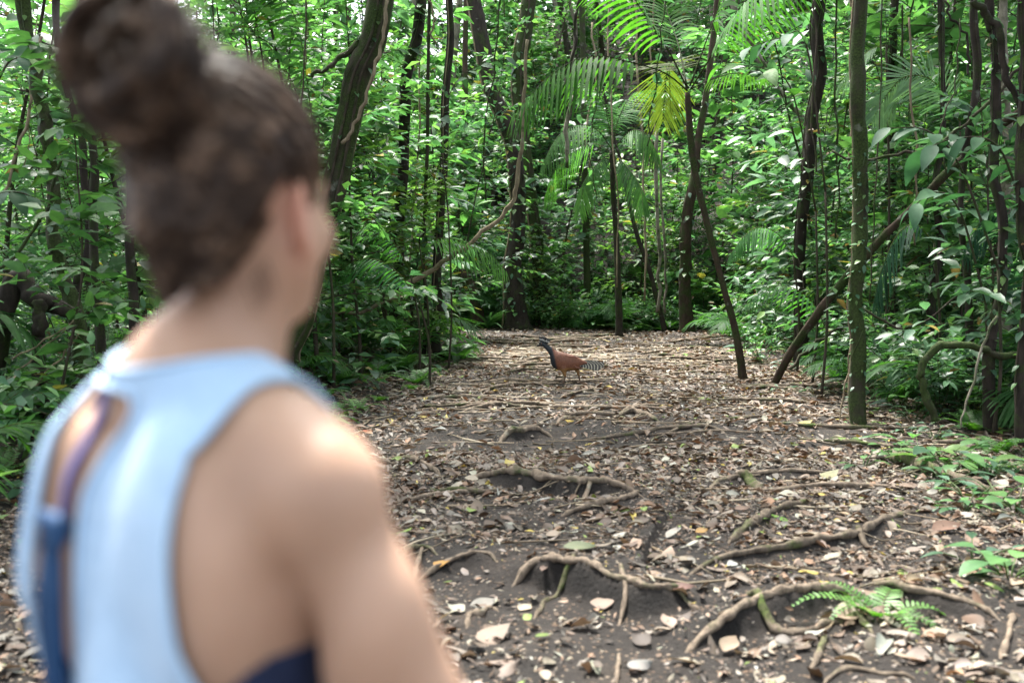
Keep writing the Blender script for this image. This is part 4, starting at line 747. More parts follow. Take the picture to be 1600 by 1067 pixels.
for i, (lb, n_, ls_, z0_, z1_, tx) in enumerate([
 ('thick dark trunk leaning right, wrapped with climbing stems, beside the head of the person', 110, .10, .3, 5, 'leafy creeper on the thick leaning trunk beside the head of the person'),
 ('slender straight pole tree with a dark mossy foot at the left edge of the trail', 90, .11, .5, 5, 'creeper leaves on the slender pole tree at the left edge of the trail'),
 ('dark flaky trunk in the right third, left of the straight mossy trunk', 120, .12, 1.5, 6, 'creeper with wide leaves on the dark flaky trunk'),
 ('very dark trunk rising from the stump hollow at the end of the trail', 200, .2, .5, 7, 'creeper on the very dark trunk at the end of the trail'),
 ('pale mossy trunk with spreading foot right of the very dark trunk', 160, .2, 1, 9, 'creeper on the pale mossy trunk at the end of the trail'),
 ('brown trunk patched with moss left of the leaning palm trunk', 90, .18, 1.5, 8, 'creeper on the brown trunk patched with moss'),
 ('dark upright trunk between the thick leaning trunk and the slender pole tree', 120, .14, 1.5, 6, 'creeper on the dark upright trunk left of the slender pole tree'),
 ('thick dark vine trunk second from the right edge, kinked half way up', 110, .10, .3, 4.5, 'creeper on the kinked vine trunk near the right edge'),
 ('dark trunk on the right edge of the picture', 90, .11, .3, 4, 'creeper on the trunk at the right edge of the picture'),
 ('dark slender trunk behind the brown leaning pole', 110, .13, .5, 5, 'creeper on the slender trunk behind the brown leaning pole'),
 ('grey ribbed trunk close behind the straight mossy trunk', 110, .14, .8, 6, 'creeper on the grey ribbed trunk'),
 ('curvy dark liana trunk at the far left, bulging in the middle', 90, .09, .5, 4, 'creeper on the curvy liana trunk at the far left')]):
    climber(tx, TRK[lb][0], TRK[lb][1], n_, ls_, z0_, z1_, 20 + i)
for k in range(44):
    px = g.choice([g.uniform(470, 860), g.uniform(1090, 1600), g.uniform(-20, 300)]); Y = g.uniform(15, 26); P0 = at(px, 430, Y); x = float(P0[0])
    if left_edge(Y) - .4 < x < right_edge(Y) + .3: 
        if Y < 22: x = float(right_edge(Y)) + g.uniform(.5, 3) if x > 1.5 else float(left_edge(Y)) - g.uniform(.6, 3)
        else: Y = 27.8
    put(SAP[k % 6], x, Y, None, g.uniform(.95, 1.45), 'slender leafy tree of the middle distance beside the trail', 'slender leafy trees of the middle distance')
# uncountable undergrowth on the slope and verges
B = Mesh(); g = np.random.default_rng(91)
def under(n, x0, x1, y0, y1, hmax, ls, keep, base=None):
    x = g.uniform(x0, x1, n); y = g.uniform(y0, y1, n); k = keep(x, y) & (np.abs(x) < y * .56 + 2) & (noise2(x, y, .8, 31) > .3); x = x[k]; y = y[k]; n = len(x); a = g.uniform(0, 6.28, n); z = H(x, y, False) + hmax * g.uniform(0, 1, n) ** 1.6 * (.3 + noise2(x, y, .5, 33))
    s_ = ls * g.uniform(.5, 1.3, n); B.place(L_lo, np.stack([x, y, z], -1), np.stack([np.cos(a), np.sin(a), g.uniform(-.7, .5, n)], -1), np.stack([g.normal(0, .4, n), g.normal(-.2, .4, n), np.ones(n)], -1), s_, gcol(n, g, 0, .6, 1.4, base), s_ * 1.2)
under(60000, -32, 32, 27.6, 56, 1.6, .30, lambda x, y: (y > 29) | (x > 4.5) )
under(26000, 3.5, 16, 6, 30, .7, .16, lambda x, y: x > right_edge(y) + 1.2 + (y < 11) * .8)
under(26000, -16, -1, 5, 30, .7, .15, lambda x, y: (x < left_edge(y) - .5) & ((y < 20) | (x < -7)))
tag(B.build('undergrowth', M_leaf), 'dense tangle of small leaves covering the forest floor off the trail', 'undergrowth', kind='stuff')
# canopy trees added out of view beside the trail to shade it
for k, (x, y, s_) in enumerate([(-5, -2, 1.3), (3.4, 1.0, 1.3), (-6, 3.5, 1.2), (6.5, 6, 1.4), (9, 11, 1.4), (-10, 9, 1.2), (1.0, -4.5, 1.3), (6.5, -2, 1.2)]):
    z = h1(x, y); tr = thing('shade_tree', (x, y, z), 'unseen canopy tree added to shade the trail', 'tree', 'unseen trees added for shade'); B = Mesh(); P = smooth_path([(0, 0, -.1), (.1, 0, 3), (-.1, .1, 6), (0, 0, 9.5)], 5); B.tube(P, [.17, .09], 10, lump=.2); B.build('trunk', M_bark, tr); add_crown(tr, (0, 0, 9), s_)
for o in PROTO:
    if o.name not in USED:
        for ch in KIDS[o.name]: bpy.data.objects.remove(ch)
        bpy.data.objects.remove(o)
# ================================================================== signed distance helpers -> one continuous skin (surface nets)
def rotz(a): c, s_ = math.cos(a), math.sin(a); return np.array([[c, -s_, 0], [s_, c, 0], [0, 0, 1]])
def rotx(a): c, s_ = math.cos(a), math.sin(a); return np.array([[1, 0, 0], [0, c, -s_], [0, s_, c]])
def roty(a): c, s_ = math.cos(a), math.sin(a); return np.array([[c, 0, s_], [0, 1, 0], [-s_, 0, c]])
class Field:
    def __init__(s, lo, hi, h):
        s.lo = np.array(lo, float); s.h = h; s.n = np.ceil((np.array(hi) - s.lo) / h).astype(int) + 1; s.R = None; s.f = np.full(s.n, 1.0, np.float32)
    def win(s, lo, hi):
        a = np.clip(np.floor((lo - s.lo) / s.h).astype(int), 0, s.n - 1); b = np.clip(np.ceil((hi - s.lo) / s.h).astype(int) + 1, 1, s.n)
        if (b <= a).any(): return None, None
        ax = [s.lo[i] + s.h * np.arange(a[i], b[i]) for i in range(3)]; return tuple(slice(a[i], b[i]) for i in range(3)), np.stack(np.meshgrid(*ax, indexing='ij'), -1)
    def join(s, sl, d, k, sub=False):
        f = s.f[sl]
        if sub: d = -d; hh = np.clip(.5 - .5 * (f - d) / k, 0, 1); s.f[sl] = f * (1 - hh) + d * hh + k * hh * (1 - hh); return
        hh = np.clip(.5 + .5 * (f - d) / k, 0, 1); s.f[sl] = f * (1 - hh) + d * hh - k * hh * (1 - hh)
    def cone(s, a, b, r1, r2, k=.02, sub=False):
        a = np.array(a, float); b = np.array(b, float)
        if s.R is not None: a = s.R @ ((a - C0) * HS + C0) + s.o; b = s.R @ ((b - C0) * HS + C0) + s.o; r1 *= HS; r2 *= HS; k *= HS
        m = max(r1, r2) + k * 2 + .03; sl, P = s.win(np.minimum(a, b) - m, np.maximum(a, b) + m)
        if sl is None: return
        ab = b - a; t_ = np.clip(((P - a) @ ab) / (ab @ ab + 1e-12), 0, 1); d = np.linalg.norm(P - a - t_[..., None] * ab, axis=-1) - (r1 + (r2 - r1) * t_); s.join(sl, d, k, sub)
    def ell(s, c, r, k=.02, rot=None, sub=False):
        c = np.array(c, float); r = np.array(r, float)
        if s.R is not None: c = s.R @ ((c - C0) * HS + C0) + s.o; r = r * HS; k *= HS; rot = s.R if rot is None else s.R @ rot
        m = r.max() + k * 2 + .03; sl, P = s.win(c - m, c + m)
        if sl is None: return
        q = P - c
        if rot is not None: q = q @ rot
        k0 = np.linalg.norm(q / r, axis=-1); k1 = np.linalg.norm(q / (r * r), axis=-1) + 1e-9; s.join(sl, k0 * (k0 - 1) / k1, k, sub)
    def mesh(s, f=None):
        f = s.f if f is None else f; ins = f < 0; nx, ny, nz = f.shape; c = [(0,0,0),(1,0,0),(0,1,0),(1,1,0),(0,0,1),(1,0,1),(0,1,1),(1,1,1)]
        cnt = sum(ins[i:nx - 1 + i, j:ny - 1 + j, k:nz - 1 + k].astype(np.int8) for i, j, k in c); act = (cnt > 0) & (cnt < 8); idx = np.full(act.shape, -1, int); A = np.argwhere(act); idx[act] = np.arange(len(A))
        val = np.stack([f[A[:, 0] + i, A[:, 1] + j, A[:, 2] + k] for i, j, k in c], -1); sm = np.zeros((len(A), 3)); ct = np.zeros(len(A)); cc = np.array(c, float)
        for p, q in [(0,1),(2,3),(4,5),(6,7),(0,2),(1,3),(4,6),(5,7),(0,4),(1,5),(2,6),(3,7)]:
            a, b = val[:, p], val[:, q]; m = (a < 0) != (b < 0); t_ = np.where(m, a / (a - b + 1e-12), 0); sm += np.where(m[:, None], cc[p] + t_[:, None] * (cc[q] - cc[p]), 0); ct += m
        V = s.lo + s.h * (A + sm / ct[:, None]); F = []
        for ax in range(3):
            u, v = (ax + 1) % 3, (ax + 2) % 3; sl0 = [slice(1, n_ - 1) for n_ in f.shape]; sl0[ax] = slice(0, f.shape[ax] - 1); sl1 = list(sl0); sl1[ax] = slice(1, f.shape[ax])
            a = ins[tuple(sl0)]; b = ins[tuple(sl1)]
            for flip in (False, True):
                E = np.argwhere((a & ~b) if not flip else (~a & b)); 
                if not len(E): continue
                off = np.ones(3, int); off[ax] = 0; E = E + off; du = np.eye(3, dtype=int)[u]; dv = np.eye(3, dtype=int)[v]
                q = [idx[tuple((E - du - dv).T)], idx[tuple((E - dv).T)], idx[tuple(E.T)], idx[tuple((E - du).T)]]; F.append(np.stack(q[::-1] if flip else q, -1))
        return V, np.concatenate(F)
def smooth_mesh(V, F, it=2, lam=.5):
    E = np.concatenate([F[:, [0, 1]], F[:, [1, 2]], F[:, [2, 3]], F[:, [3, 0]]]); E = np.concatenate([E, E[:, ::-1]]); n = len(V); c = np.bincount(E[:, 0], minlength=n)[:, None] + 1e-9
    for _ in range(it):
        S = np.stack([np.bincount(E[:, 0], V[E[:, 1], i], minlength=n) for i in range(3)], -1) / c; V = V + lam * (S - V)
    return V
def mesh_from(V, F, name, m_, parent, col=(1, 1, 1)):
    B = Mesh(); B.V = [V]; B.L = [F.ravel()]; B.T = [np.full(len(F), F.shape[1])]; B.M = [np.zeros(len(F), int)]; B.C = [np.broadcast_to(np.asarray(col, float), (len(V), 3))]; B.n = len(V); return B.build(name, m_, parent)
# ================================================================== the person (faces local +Y, right hand on +X)
def arm_joints(s_):   # shoulder, elbow, wrist
    if s_ > 0: return np.array([.152, -.004, 1.308]), np.array([.242, .068, 1.06]), np.array([.16, .245, .92])
    return np.array([-.142, .04, 1.325]), np.array([-.175, .12, 1.065]), np.array([-.10, .29, .93])
def body_torso(f, off=0.0):
    o = off
    f.ell((0, .005, 1.20), (.131 + o, .098 + o, .19 + o), .02); f.cone((-.108, -.0, 1.325), (.108, -.0, 1.325), .050 + o, .050 + o, .055); f.ell((0, 0, 1.04), (.118 + o, .088 + o, .16 + o), .06)
    f.ell((0, -.005, .92), (.165 + o, .115 + o, .125 + o), .06); f.ell((-.072, -.05, .87), (.088 + o, .085 + o, .09 + o), .04); f.ell((.072, -.05, .87), (.088 + o, .085 + o, .09 + o), .04)
    f.ell((-.062, .066, 1.205), (.050 + o, .046 + o, .055 + o), .04); f.ell((.062, .066, 1.205), (.050 + o, .046 + o, .055 + o), .04)
    for s_ in (-1, 1):
        f.cone((0, -.022, 1.395), (s_ * .120, -.008, 1.340), .040 + o, .034 + o, .04); f.ell((s_ * .082, -.073, 1.27), (.052 + o, .026 + o, .085 + o), .035, roty(-s_ * .25)); f.ell((s_ * .105, -.03, 1.22), (.042 + o, .058 + o, .12 + o), .04)
HS = .875; C0 = np.array([0, 0, 1.545]); HEADTURN = R(18); HR = rotz(HEADTURN); HO = np.array([.019, .012, .008])
def body(f):
    body_torso(f)
    f.ell((0, -.104, 1.20), (.010, .016, .16), .03, sub=True)                                 # furrow of the spine
    f.cone((.0, -.006, 1.36), (.028, .030, 1.51), .047, .043, .03); f.cone((.025, .02, 1.37), (.062, .035, 1.50), .013, .015, .03); f.cone((-.02, .02, 1.37), (-.018, .03, 1.50), .015, .018, .03)
    f.R, f.o = HR, HO
    f.ell((0, -.002, 1.562), (.076, .096, .090), .03); f.ell((0, .045, 1.505), (.061, .063, .083), .035); f.cone((0, .062, 1.437), (0, .085, 1.432), .026, .020, .035)   # skull, face, chin
    for s_ in (-1, 1):
        f.R = HR; f.cone((s_ * .056, .015, 1.475), (s_ * .018, .075, 1.437), .020, .017, .03); f.ell((s_ * .040, .080, 1.497), (.024, .018, .020), .02); f.ell((s_ * .030, .103, 1.530), (.015, .012, .010), .01, sub=True); f.ell((s_ * .030, .090, 1.529), (.0125, .0125, .0125), .002); f.cone((s_ * .012, .104, 1.548), (s_ * .046, .090, 1.550), .008, .006, .012)
        # ear: shell, hollow, lobe
        c = np.array([s_ * .086, -.008, 1.514]); rt = rotz(s_ * .75) @ rotx(-.2); f.ell(c, (.0085, .021, .034), .006, rt); f.ell(c + [s_ * .007, .003, .004], (.006, .011, .019), .004, rt, True); f.ell(c + [-s_ * .003, .006, -.030], (.007, .009, .011), .006)
        f.R = None   # legs
        f.cone((s_ * .085, -.005, .86), (s_ * .088, .012, .50), .088, .055, .04); f.cone((s_ * .088, .012, .50), (s_ * .090, -.012, .09), .052, .034, .02); f.ell((s_ * .089, -.03, .36), (.048, .05, .12), .03); f.cone((s_ * .090, -.035, .045), (s_ * .102, .12, .03), .036, .030, .03)
        S, E, W = arm_joints(s_); f.ell(S + [s_ * .004, .0, .0], (.048, .050, .056), .018); f.cone(S, E, .043, .035, .010); f.ell((S * .55 + E * .45) + [0, -.012, 0], (.040, .044, .075), .012); f.cone(E, W, .037, .0235, .02); f.ell(E * .7 + W * .3, (.038, .038, .034), .03)
        d = unit(W - E); x = unit(np.cross(d, [0, 0, 1.0])); u = np.cross(x, d); x = x * s_; pb = W + d * .012; pe = W + d * .082
        for q in range(4): f.cone(pb + x * (.010 - q * .007), pe + x * (.030 - q * .0195) , .0135, .0105, .012)     # palm
        for q, L_ in enumerate((.070, .079, .073, .058)):  # four fingers of different lengths, curling down
            p = pe + x * (.030 - q * .0195); a = .35 + .12 * q; r_ = .0088 if q < 3 else .0075
            for j, fr in enumerate((.45, .32, .23)): v = d * math.cos(a) - u * math.sin(a); p2 = p + v * L_ * fr; f.cone(p, p2, r_, r_ * .9, .004); p = p2; r_ *= .92; a += .55
        p = W + d * .03 + x * .026; v = unit(d * .6 + x * .75 - u * .35)
        for j, l_ in enumerate((.034, .030, .024)): p2 = p + v * l_; f.cone(p, p2, .012 - j * .0015, .0105 - j * .0012, .006); p = p2; v = unit(v + d * .5 - x * .3)
    f.R = HR; f.cone((0, .098, 1.535), (0, .122, 1.502), .007, .0105, .012); f.ell((-.008, .110, 1.499), (.007, .008, .006), .006); f.ell((.008, .110, 1.499), (.007, .008, .006), .006)   # nose
    f.ell((0, .103, 1.474), (.022, .010, .0055), .005); f.ell((0, .101, 1.466), (.019, .010, .006), .005); f.ell((0, .112, 1.4705), (.020, .004, .0012), .002, sub=True); f.R = None              # lips
# skin material
M_skin, t, p = mat('skin'); L = t.links.new; tc = N(t, 'ShaderNodeTexCoord'); n1 = N(t, 'ShaderNodeTexNoise', Scale=9.0, Detail=5.0); L(tc.outputs['Object'], n1.inputs['Vector']); r1 = ramp(t, n1.outputs[0], [(.3, (.40, .235, .155)), (.7, (.50, .31, .215))])
at_ = N(t, 'ShaderNodeAttribute', attribute_name='Col'); ml = N(t, 'ShaderNodeMix', data_type='RGBA', blend_type='MULTIPLY'); ml.inputs[0].default_value = 1; L(r1.outputs[0], ml.inputs[6]); L(at_.outputs[0], ml.inputs[7])
L(ml.outputs[2], p.inputs['Base Color']); p.inputs['Roughness'].default_value = .5; p.inputs['Specular IOR Level'].default_value = .45; p.inputs['Subsurface Weight'].default_value = .12; p.inputs['Subsurface Radius'].default_value = (.02, .008, .004); p.inputs['Subsurface Scale'].default_value = 1
n2 = N(t, 'ShaderNodeTexNoise', Scale=240.0, Detail=2.0); L(tc.outputs['Object'], n2.inputs['Vector']); b = N(t, 'ShaderNodeBump', Strength=.12, Distance=.002); L(n2.outputs[0], b.inputs['Height']); L(b.outputs[0], p.inputs['Normal'])
M_shirt = plain('shirt_cloth', (.43, .59, .77), .9, (.39, .55, .74), 60, .2, .15, .3); M_navy = plain('navy_cloth', (.008, .016, .05), .7, (.012, .025, .07), 40); M_strap = plain('blue_strap', (.012, .055, .14), .7, (.010, .045, .12), 60)
M_purple = plain('violet_strap', (.10, .09, .26), .6, (.08, .07, .2), 60); M_shorts = plain('shorts_cloth', (.03, .035, .04), .8); M_boot = plain('boot_leather', (.05, .035, .025), .6, bump=.3)
M_hair, t, p = mat('hair'); L = t.links.new; tc = N(t, 'ShaderNodeTexCoord'); mp = N(t, 'ShaderNodeMapping'); mp.inputs['Rotation'].default_value = (R(38), 0, 0); mp.inputs['Scale'].default_value = (150, 9, 150); L(tc.outputs['Object'], mp.inputs[0]); n1 = N(t, 'ShaderNodeTexNoise', Scale=1.0, Detail=4.0); L(mp.outputs[0], n1.inputs['Vector'])
n3 = N(t, 'ShaderNodeTexNoise', Scale=28.0, Detail=2.0); L(tc.outputs['Object'], n3.inputs['Vector']); m3 = N(t, 'ShaderNodeMath', operation='ADD'); L(n1.outputs[0], m3.inputs[0]); L(n3.outputs[0], m3.inputs[1]); m4 = N(t, 'ShaderNodeMath', operation='MULTIPLY'); L(m3.outputs[0], m4.inputs[0]); m4.inputs[1].default_value = .5
r1 = ramp(t, m4.outputs[0], [(.38, (.014, .007, .004)), (.52, (.052, .031, .020)), (.64, (.21, .135, .09))]); L(r1.outputs[0], p.inputs['Base Color']); p.inputs['Roughness'].default_value = .5; p.inputs['Specular IOR Level'].default_value = .22; b = N(t, 'ShaderNodeBump', Strength=.8, Distance=.003); L(n1.outputs[0], b.inputs['Height']); L(b.outputs[0], p.inputs['Normal'])
PX, PY, YAW = -.261, .85, R(40)
person = thing('person', (PX, PY, h1(PX, PY) - .02), 'woman seen from behind with a messy hair bun and light blue open backed top', 'person'); person.rotation_euler[2] = -YAW
f = Field((-.34, -.20, -.02), (.34, .42, 1.68), .005); body(f); V, F = f.mesh(); V = smooth_mesh(V, F, 2, .5); Q = (V - HO) @ HR; Q = (Q - C0) / HS + C0; er = np.exp(-(((np.abs(Q[:, 0]) - .088) / .016) ** 2 + ((Q[:, 1] + .008) / .03) ** 2 + ((Q[:, 2] - 1.512) / .042) ** 2)); tn = .9 + .2 * noise2(V[:, 0] * 1.0 + V[:, 1], V[:, 2], 18, 77)
BODY = mesh_from(V, F, 'body', M_skin, person, (np.ones((len(V), 3)) + er[:, None] * np.array([.28, -.10, -.08])) * tn[:, None])
# hair cap (solid shell over the skull, above the hairline) and strands
hf = Field((-.12, -.20, 1.38), (.12, .14, 1.72), .004); hf.ell((0, -.006, 1.567), (.0845, .1025, .0985), .01); hf.cone((0, -.055, 1.50), (0, -.052, 1.445), .052, .036, .03); sl, Pp = hf.win(np.array([-.12, -.2, 1.38]), np.array([.12, .14, 1.72]))
line = 1.438 + np.clip(Pp[..., 1] + .075, 0, 9) * .88 + .008 * np.sin(Pp[..., 0] * 90); hf.f = np.maximum(hf.f, (line - Pp[..., 2]) * .7).astype(np.float32)
hf.ell((.084, -.004, 1.508), (.024, .032, .044), .01, sub=True); hf.ell((-.084, -.004, 1.508), (.024, .032, .044), .01, sub=True)
V, F = hf.mesh(); V = smooth_mesh(V, F, 2, .5); g = np.random.default_rng(3)
ang_ = np.arctan2(V[:, 0], -(V[:, 1] + .12)); V = V + unit(V - np.array([0, -.01, 1.56])) * (.0035 * (noise2(ang_ * 40, V[:, 2] * 6, 1, 9) - .5) * 2)[:, None]; HAIR = mesh_from(V, F, 'hair', M_hair, person)
BN = np.array([-.002, -.104, 1.640]); B = Mesh()
bf = Field(BN - .09, BN + .09, .004); bf.ell(BN, (.036, .030, .036), .01)
V, F = bf.mesh(); V = smooth_mesh(V, F, 1); B.V = [V]; B.L = [F.ravel()]; B.T = [np.full(len(F), 4)]; B.M = [np.zeros(len(F), int)]; B.C = [np.ones((len(V), 3))]; B.n = len(V)
for k in range(34):   # twisted locks wound around the bun
    a0 = g.uniform(0, 6.28); tilt = g.uniform(-.5, .5); rr = g.uniform(.028, .066); span = g.uniform(1.6, 4.2); tt = np.linspace(0, 1, 22); a = a0 + tt * span * (1 if k % 4 else -1)
    q = np.stack([np.cos(a) * rr, -.004 - .032 * np.cos(tt * 3.1 - 1.55) * g.uniform(.3, 1.15), np.sin(a) * rr * (1 + .2 * tilt)], -1); q = q @ rotx(tilt * .8).T @ rotz(tilt * .6).T; B.tube(BN + q, [.004, g.uniform(.008, .014), .004], 7, lump=.3, seed=k)
for k in range(1300):  # loose fine hairs, bun and head
    if k < 520: d = unit(g.normal(0, 1, 3)); p0 = BN + d * .050; v = unit(np.cross(d, g.normal(0, 1, 3))) * .7 + d * .45; ln = g.uniform(.02, .055)
    else: a = g.uniform(-2.6, 2.6); e = g.uniform(-.2, 1.4); d = np.array([math.sin(a) * math.cos(e), -math.cos(a) * math.cos(e), math.sin(e)]); p0 = np.array([0, -.006, 1.567]) + d * [.084, .102, .098]; v = unit(BN - p0) * .8 + d * .35; ln = g.uniform(.03, .07)
    if p0[2] < 1.47: continue
    q = [p0 + v * ln * s_ + np.array([0, 0, -.3 * ln * s_ * s_]) + unit(np.cross(v, d)) * .006 * math.sin(s_ * 4) for s_ in (0, .33, .66, 1)]; B.tube(q, [.0009, .0004], 3)
for k in range(70):   # strands combed toward the bun
    a = g.uniform(-1.9, 1.9); z0 = g.uniform(1.50, 1.64); p0 = np.array([math.sin(a) * .080, .02 + math.cos(a) * .05 * 0 - .02 * 0 + g.uniform(-.02, .06), z0]); q = []
    for s_ in np.linspace(0, 1, 8):
        m_ = p0 * (1 - s_) + (BN + np.array([0, .03, 0])) * s_; c = np.array([0, -.006, 1.567]); dd = (m_ - c) / [.086, .104, .1]; m_ = c + (m_ - c) / max(np.linalg.norm(dd), 1e-3) * 1.0; q.append(m_)
    B.tube(q, [.002, .0045, .003], 5)
for s_ in (-1, 1):
    for k in range(9): p0 = np.array([s_ * (.05 + .004 * (k % 3)), -.045 + .004 * k, 1.452 + .004 * k]); B.tube([p0, p0 + [s_ * .003, .006, -.014], p0 + [s_ * .002, .014, -.032]], [.001, .0004], 3)
BUN = B.build('hair_bun', M_hair, person)
for o in (HAIR, BUN): o.rotation_euler[2] = HEADTURN; o.scale = (HS,) * 3; o.location = HO + C0 * (1 - HS)
# ---- clothes: shells offset from the torso, cut by the outlines of the garment
def shell(off, keep, h=.005, disp=None, lo=(-.24, -.22, .78), hi=(.24, .24, 1.50), extra=None):
    tf = Field(lo, hi, h); body_torso(tf, 0.0)
    if extra: extra(tf)
    V, F = tf.mesh(tf.f - off); V = smooth_mesh(V, F, 6, .5); E = np.linalg.norm
    for _ in range(1):
        kv = keep(V); kf = (kv[F] > 0).sum(1); F2 = F[kf >= 2]
    # snap border vertices onto the outline
    e = .003; used = np.unique(F2); out = used[kv[used] < 0]
    for _ in range(3):
        v = V[out]; k0 = keep(v); gr = np.stack([(keep(v + np.eye(3)[i] * e) - k0) / e for i in range(3)], -1); st = -k0[:, None] * gr / ((gr ** 2).sum(-1, keepdims=True) + .05); V[out] = v + np.clip(st, -.006, .006)
    if disp is not None: V = V + disp(V)
    mp_ = np.full(len(V), -1); mp_[used] = np.arange(len(used)); return V[used], mp_[F2]
def solid(o, th): m = o.modifiers.new('thickness', 'SOLIDIFY'); m.thickness = th; m.offset = -1 if th > 0 else 1; return o
def keep_shirt(P):
    x, y, z = P[:, 0], P[:, 1], P[:, 2]; back = y < .015; ax = np.abs(x)
    wid = np.interp(z, [1.00, 1.06, 1.12, 1.16, 1.21, 1.28, 1.35, 1.40], [.26, .26, .178, .131, .114, .105, .104, .106]); wid = np.where(back, wid, np.interp(z, [1.00, 1.07, 1.12, 1.22, 1.30, 1.40], [.26, .26, .15, .115, .10, .10]))
    arm = wid - ax; hole = np.where(z > .86, 1.0, 1.0); c = x - .018
    xr = np.interp(z, [.95, 1.0, 1.17, 1.30, 1.345, 1.372, 1.388], [-.085, -.060, -.036, -.028, -.010, .022, .024]); kh = np.where(back, np.maximum(np.maximum(-.088 - x, x - xr), z - 1.386), .05); neck = np.where(back, 1.413 - .2 * np.clip(.07 - ax, 0, 1) - z + .0, np.interp(ax, [0, .05, .08, .10], [1.27, 1.32, 1.40, 1.46]) - z); hem = z - .84
    return np.minimum(np.minimum(np.minimum(arm, kh), np.minimum(neck, hem)), .05)
def folds(P):
    x, y, z = P[:, 0], P[:, 1], P[:, 2]; low = sstep(1.33, 1.12, z); n_ = np.stack([x * .9, y, z * 0], -1); n_ = unit(n_); f_ = np.sin(x * 48 + 6 * noise2(x, z, 6, 3) + z * 9) * .0055 + (noise2(x * 3, z, 9, 5) - .3) * .012
    return n_ * (low * (f_ + .005))[:, None]
V, F = shell(.0065, keep_shirt, disp=folds); solid(mesh_from(V, F, 'tank_top', M_shirt, person), .0022)['label'] = 'light blue tank top with an open back'
# hemmed borders of the shirt
E = {}
for a_, b_, c_, d_ in F:
    for u, v in ((a_, b_), (b_, c_), (c_, d_), (d_, a_)): k = (min(u, v), max(u, v)); E[k] = E.get(k, 0) + 1
adj = {}
for (u, v), n_ in E.items():
    if n_ == 1: adj.setdefault(u, []).append(v); adj.setdefault(v, []).append(u)
seen = set(); HB = Mesh()
for s0 in list(adj):
    if s0 in seen: continue
    loop = [s0]; seen.add(s0); cur = s0
    while True:
        nx_ = [q for q in adj[cur] if q not in seen]
        if not nx_: break
        cur = nx_[0]; seen.add(cur); loop.append(cur)
    if len(loop) > 20:
        Q = V[loop]; Q = np.vstack([Q, Q[:1]]); 
        for _ in range(10): Q[1:-1] = (Q[:-2] + 2 * Q[1:-1] + Q[2:]) / 4
        HB.tube(Q[::2], .0034, 6, cap=False)
HB.build('hem', M_shirt, person)
def keep_bra(P):
    x, y, z = P[:, 0], P[:, 1], P[:, 2]; top = np.where(y < .0, np.interp(np.abs(x), [0, .09, .13, .16], [1.10, 1.12, 1.17, 1.205]), np.interp(np.abs(x), [0, .04, .08, .14], [1.21, 1.25, 1.27, 1.19])); return np.minimum(np.minimum(top - z, z - 1.085), .05)
V, F = shell(.003, keep_bra, lo=(-.22, -.2, 1.0), hi=(.22, .24, 1.34)); solid(mesh_from(V, F, 'bra', M_navy, person), .0015)
B = Mesh(); ys = lambda z: -.5
def back_y(x, z):   # outermost back surface of the torso at (x, z)
    i = np.clip(((np.array([x, 0, z]) - TF.lo) / TF.h).round().astype(int), 0, TF.n - 1); col = TF.f[i[0], :, i[2]]; j = int(np.argmax(col < 0)); return TF.lo[1] + j * TF.h
TF = Field((-.24, -.22, .9), (.24, .24, 1.50), .005); body_torso(TF)
def ribbon(B, pts, wd, off=.006): 
    P = smooth_path([(x, back_y(x, z) - off, z) for x, z in pts], 6); Wv = np.array([wd / 2, 0, 0]); Wl = wd if np.ndim(wd) else None
    V = np.concatenate([P - Wv, P + Wv + [0, 0, 0], P + Wv - [0, .0025, 0], P - Wv - [0, .0025, 0]]).reshape(4, -1, 3); B.grid(V.reshape(-1, 3), 4, len(P), closeu=True)
B = Mesh(); ribbon(B, [(-.030, 1.40), (-.040, 1.36), (-.048, 1.32), (-.052, 1.295), (-.055, 1.272)], .011); B.build('strap', M_purple, person)
B = Mesh(); ribbon(B, [(.06, 1.345), (.02, 1.315), (-.02, 1.285), (-.05, 1.272)], .012, .004); ribbon(B, [(-.095, 1.25), (-.075, 1.26), (-.055, 1.272)], .010, .004); kx = np.array([-.055, back_y(-.055, 1.272) - .014, 1.272]); kf = Field(kx - .04, kx + .04, .003); kf.ell(kx, (.015, .011, .014), .004); kf.cone(kx + [-.01, -.004, .01], kx + [.012, -.004, -.01], .006, .006, .003); V, F = kf.mesh(); V = smooth_mesh(V, F, 1)
B.V.append(V); B.L.append(F.ravel() + B.n); B.T.append(np.full(len(F), 4)); B.M.append(np.zeros(len(F), int)); B.C.append(np.ones((len(V), 3))); B.n += len(V)
for sx in (-.004, .008): B.tube([kx + [sx, -.004, -.01], kx + [sx * 1.5, -.008, -.06], kx + [sx * .5 + .004, -.006, -.13], kx + [sx + .004, .0, -.20]], [.004, .007, .008, .005], 7, lump=.2)
o = B.build('tie', M_strap, person); o['label'] = 'dark blue knotted tie of the open back'
def keep_sh(P): return np.minimum(np.minimum(1.0 - P[:, 2], P[:, 2] - .52), .05)
def legs(tf):
    for s_ in (-1, 1): tf.cone((s_ * .085, -.005, .86), (s_ * .09, .012, .50), .094, .072, .04)
V, F = shell(.006, keep_sh, lo=(-.26, -.24, .44), hi=(.26, .24, 1.08), extra=legs); solid(mesh_from(V, F, 'shorts', M_shorts, person), .002)
for s_ in (-1, 1):
    bf = Field((s_ * .1 - .08, -.12, -.03), (s_ * .1 + .08, .20, .22), .005); bf.cone((s_ * .090, -.03, .05), (s_ * .103, .125, .035), .043, .040, .03); bf.cone((s_ * .09, -.025, .06), (s_ * .09, -.015, .17), .044, .046, .03); bf.f = np.maximum(bf.f, -(bf.lo[2] + bf.h * np.arange(bf.n[2]) - .0)[None, None, :] + .0).astype(np.float32)
    V, F = bf.mesh(); mesh_from(smooth_mesh(V, F, 2), F, 'boot', M_boot, person)
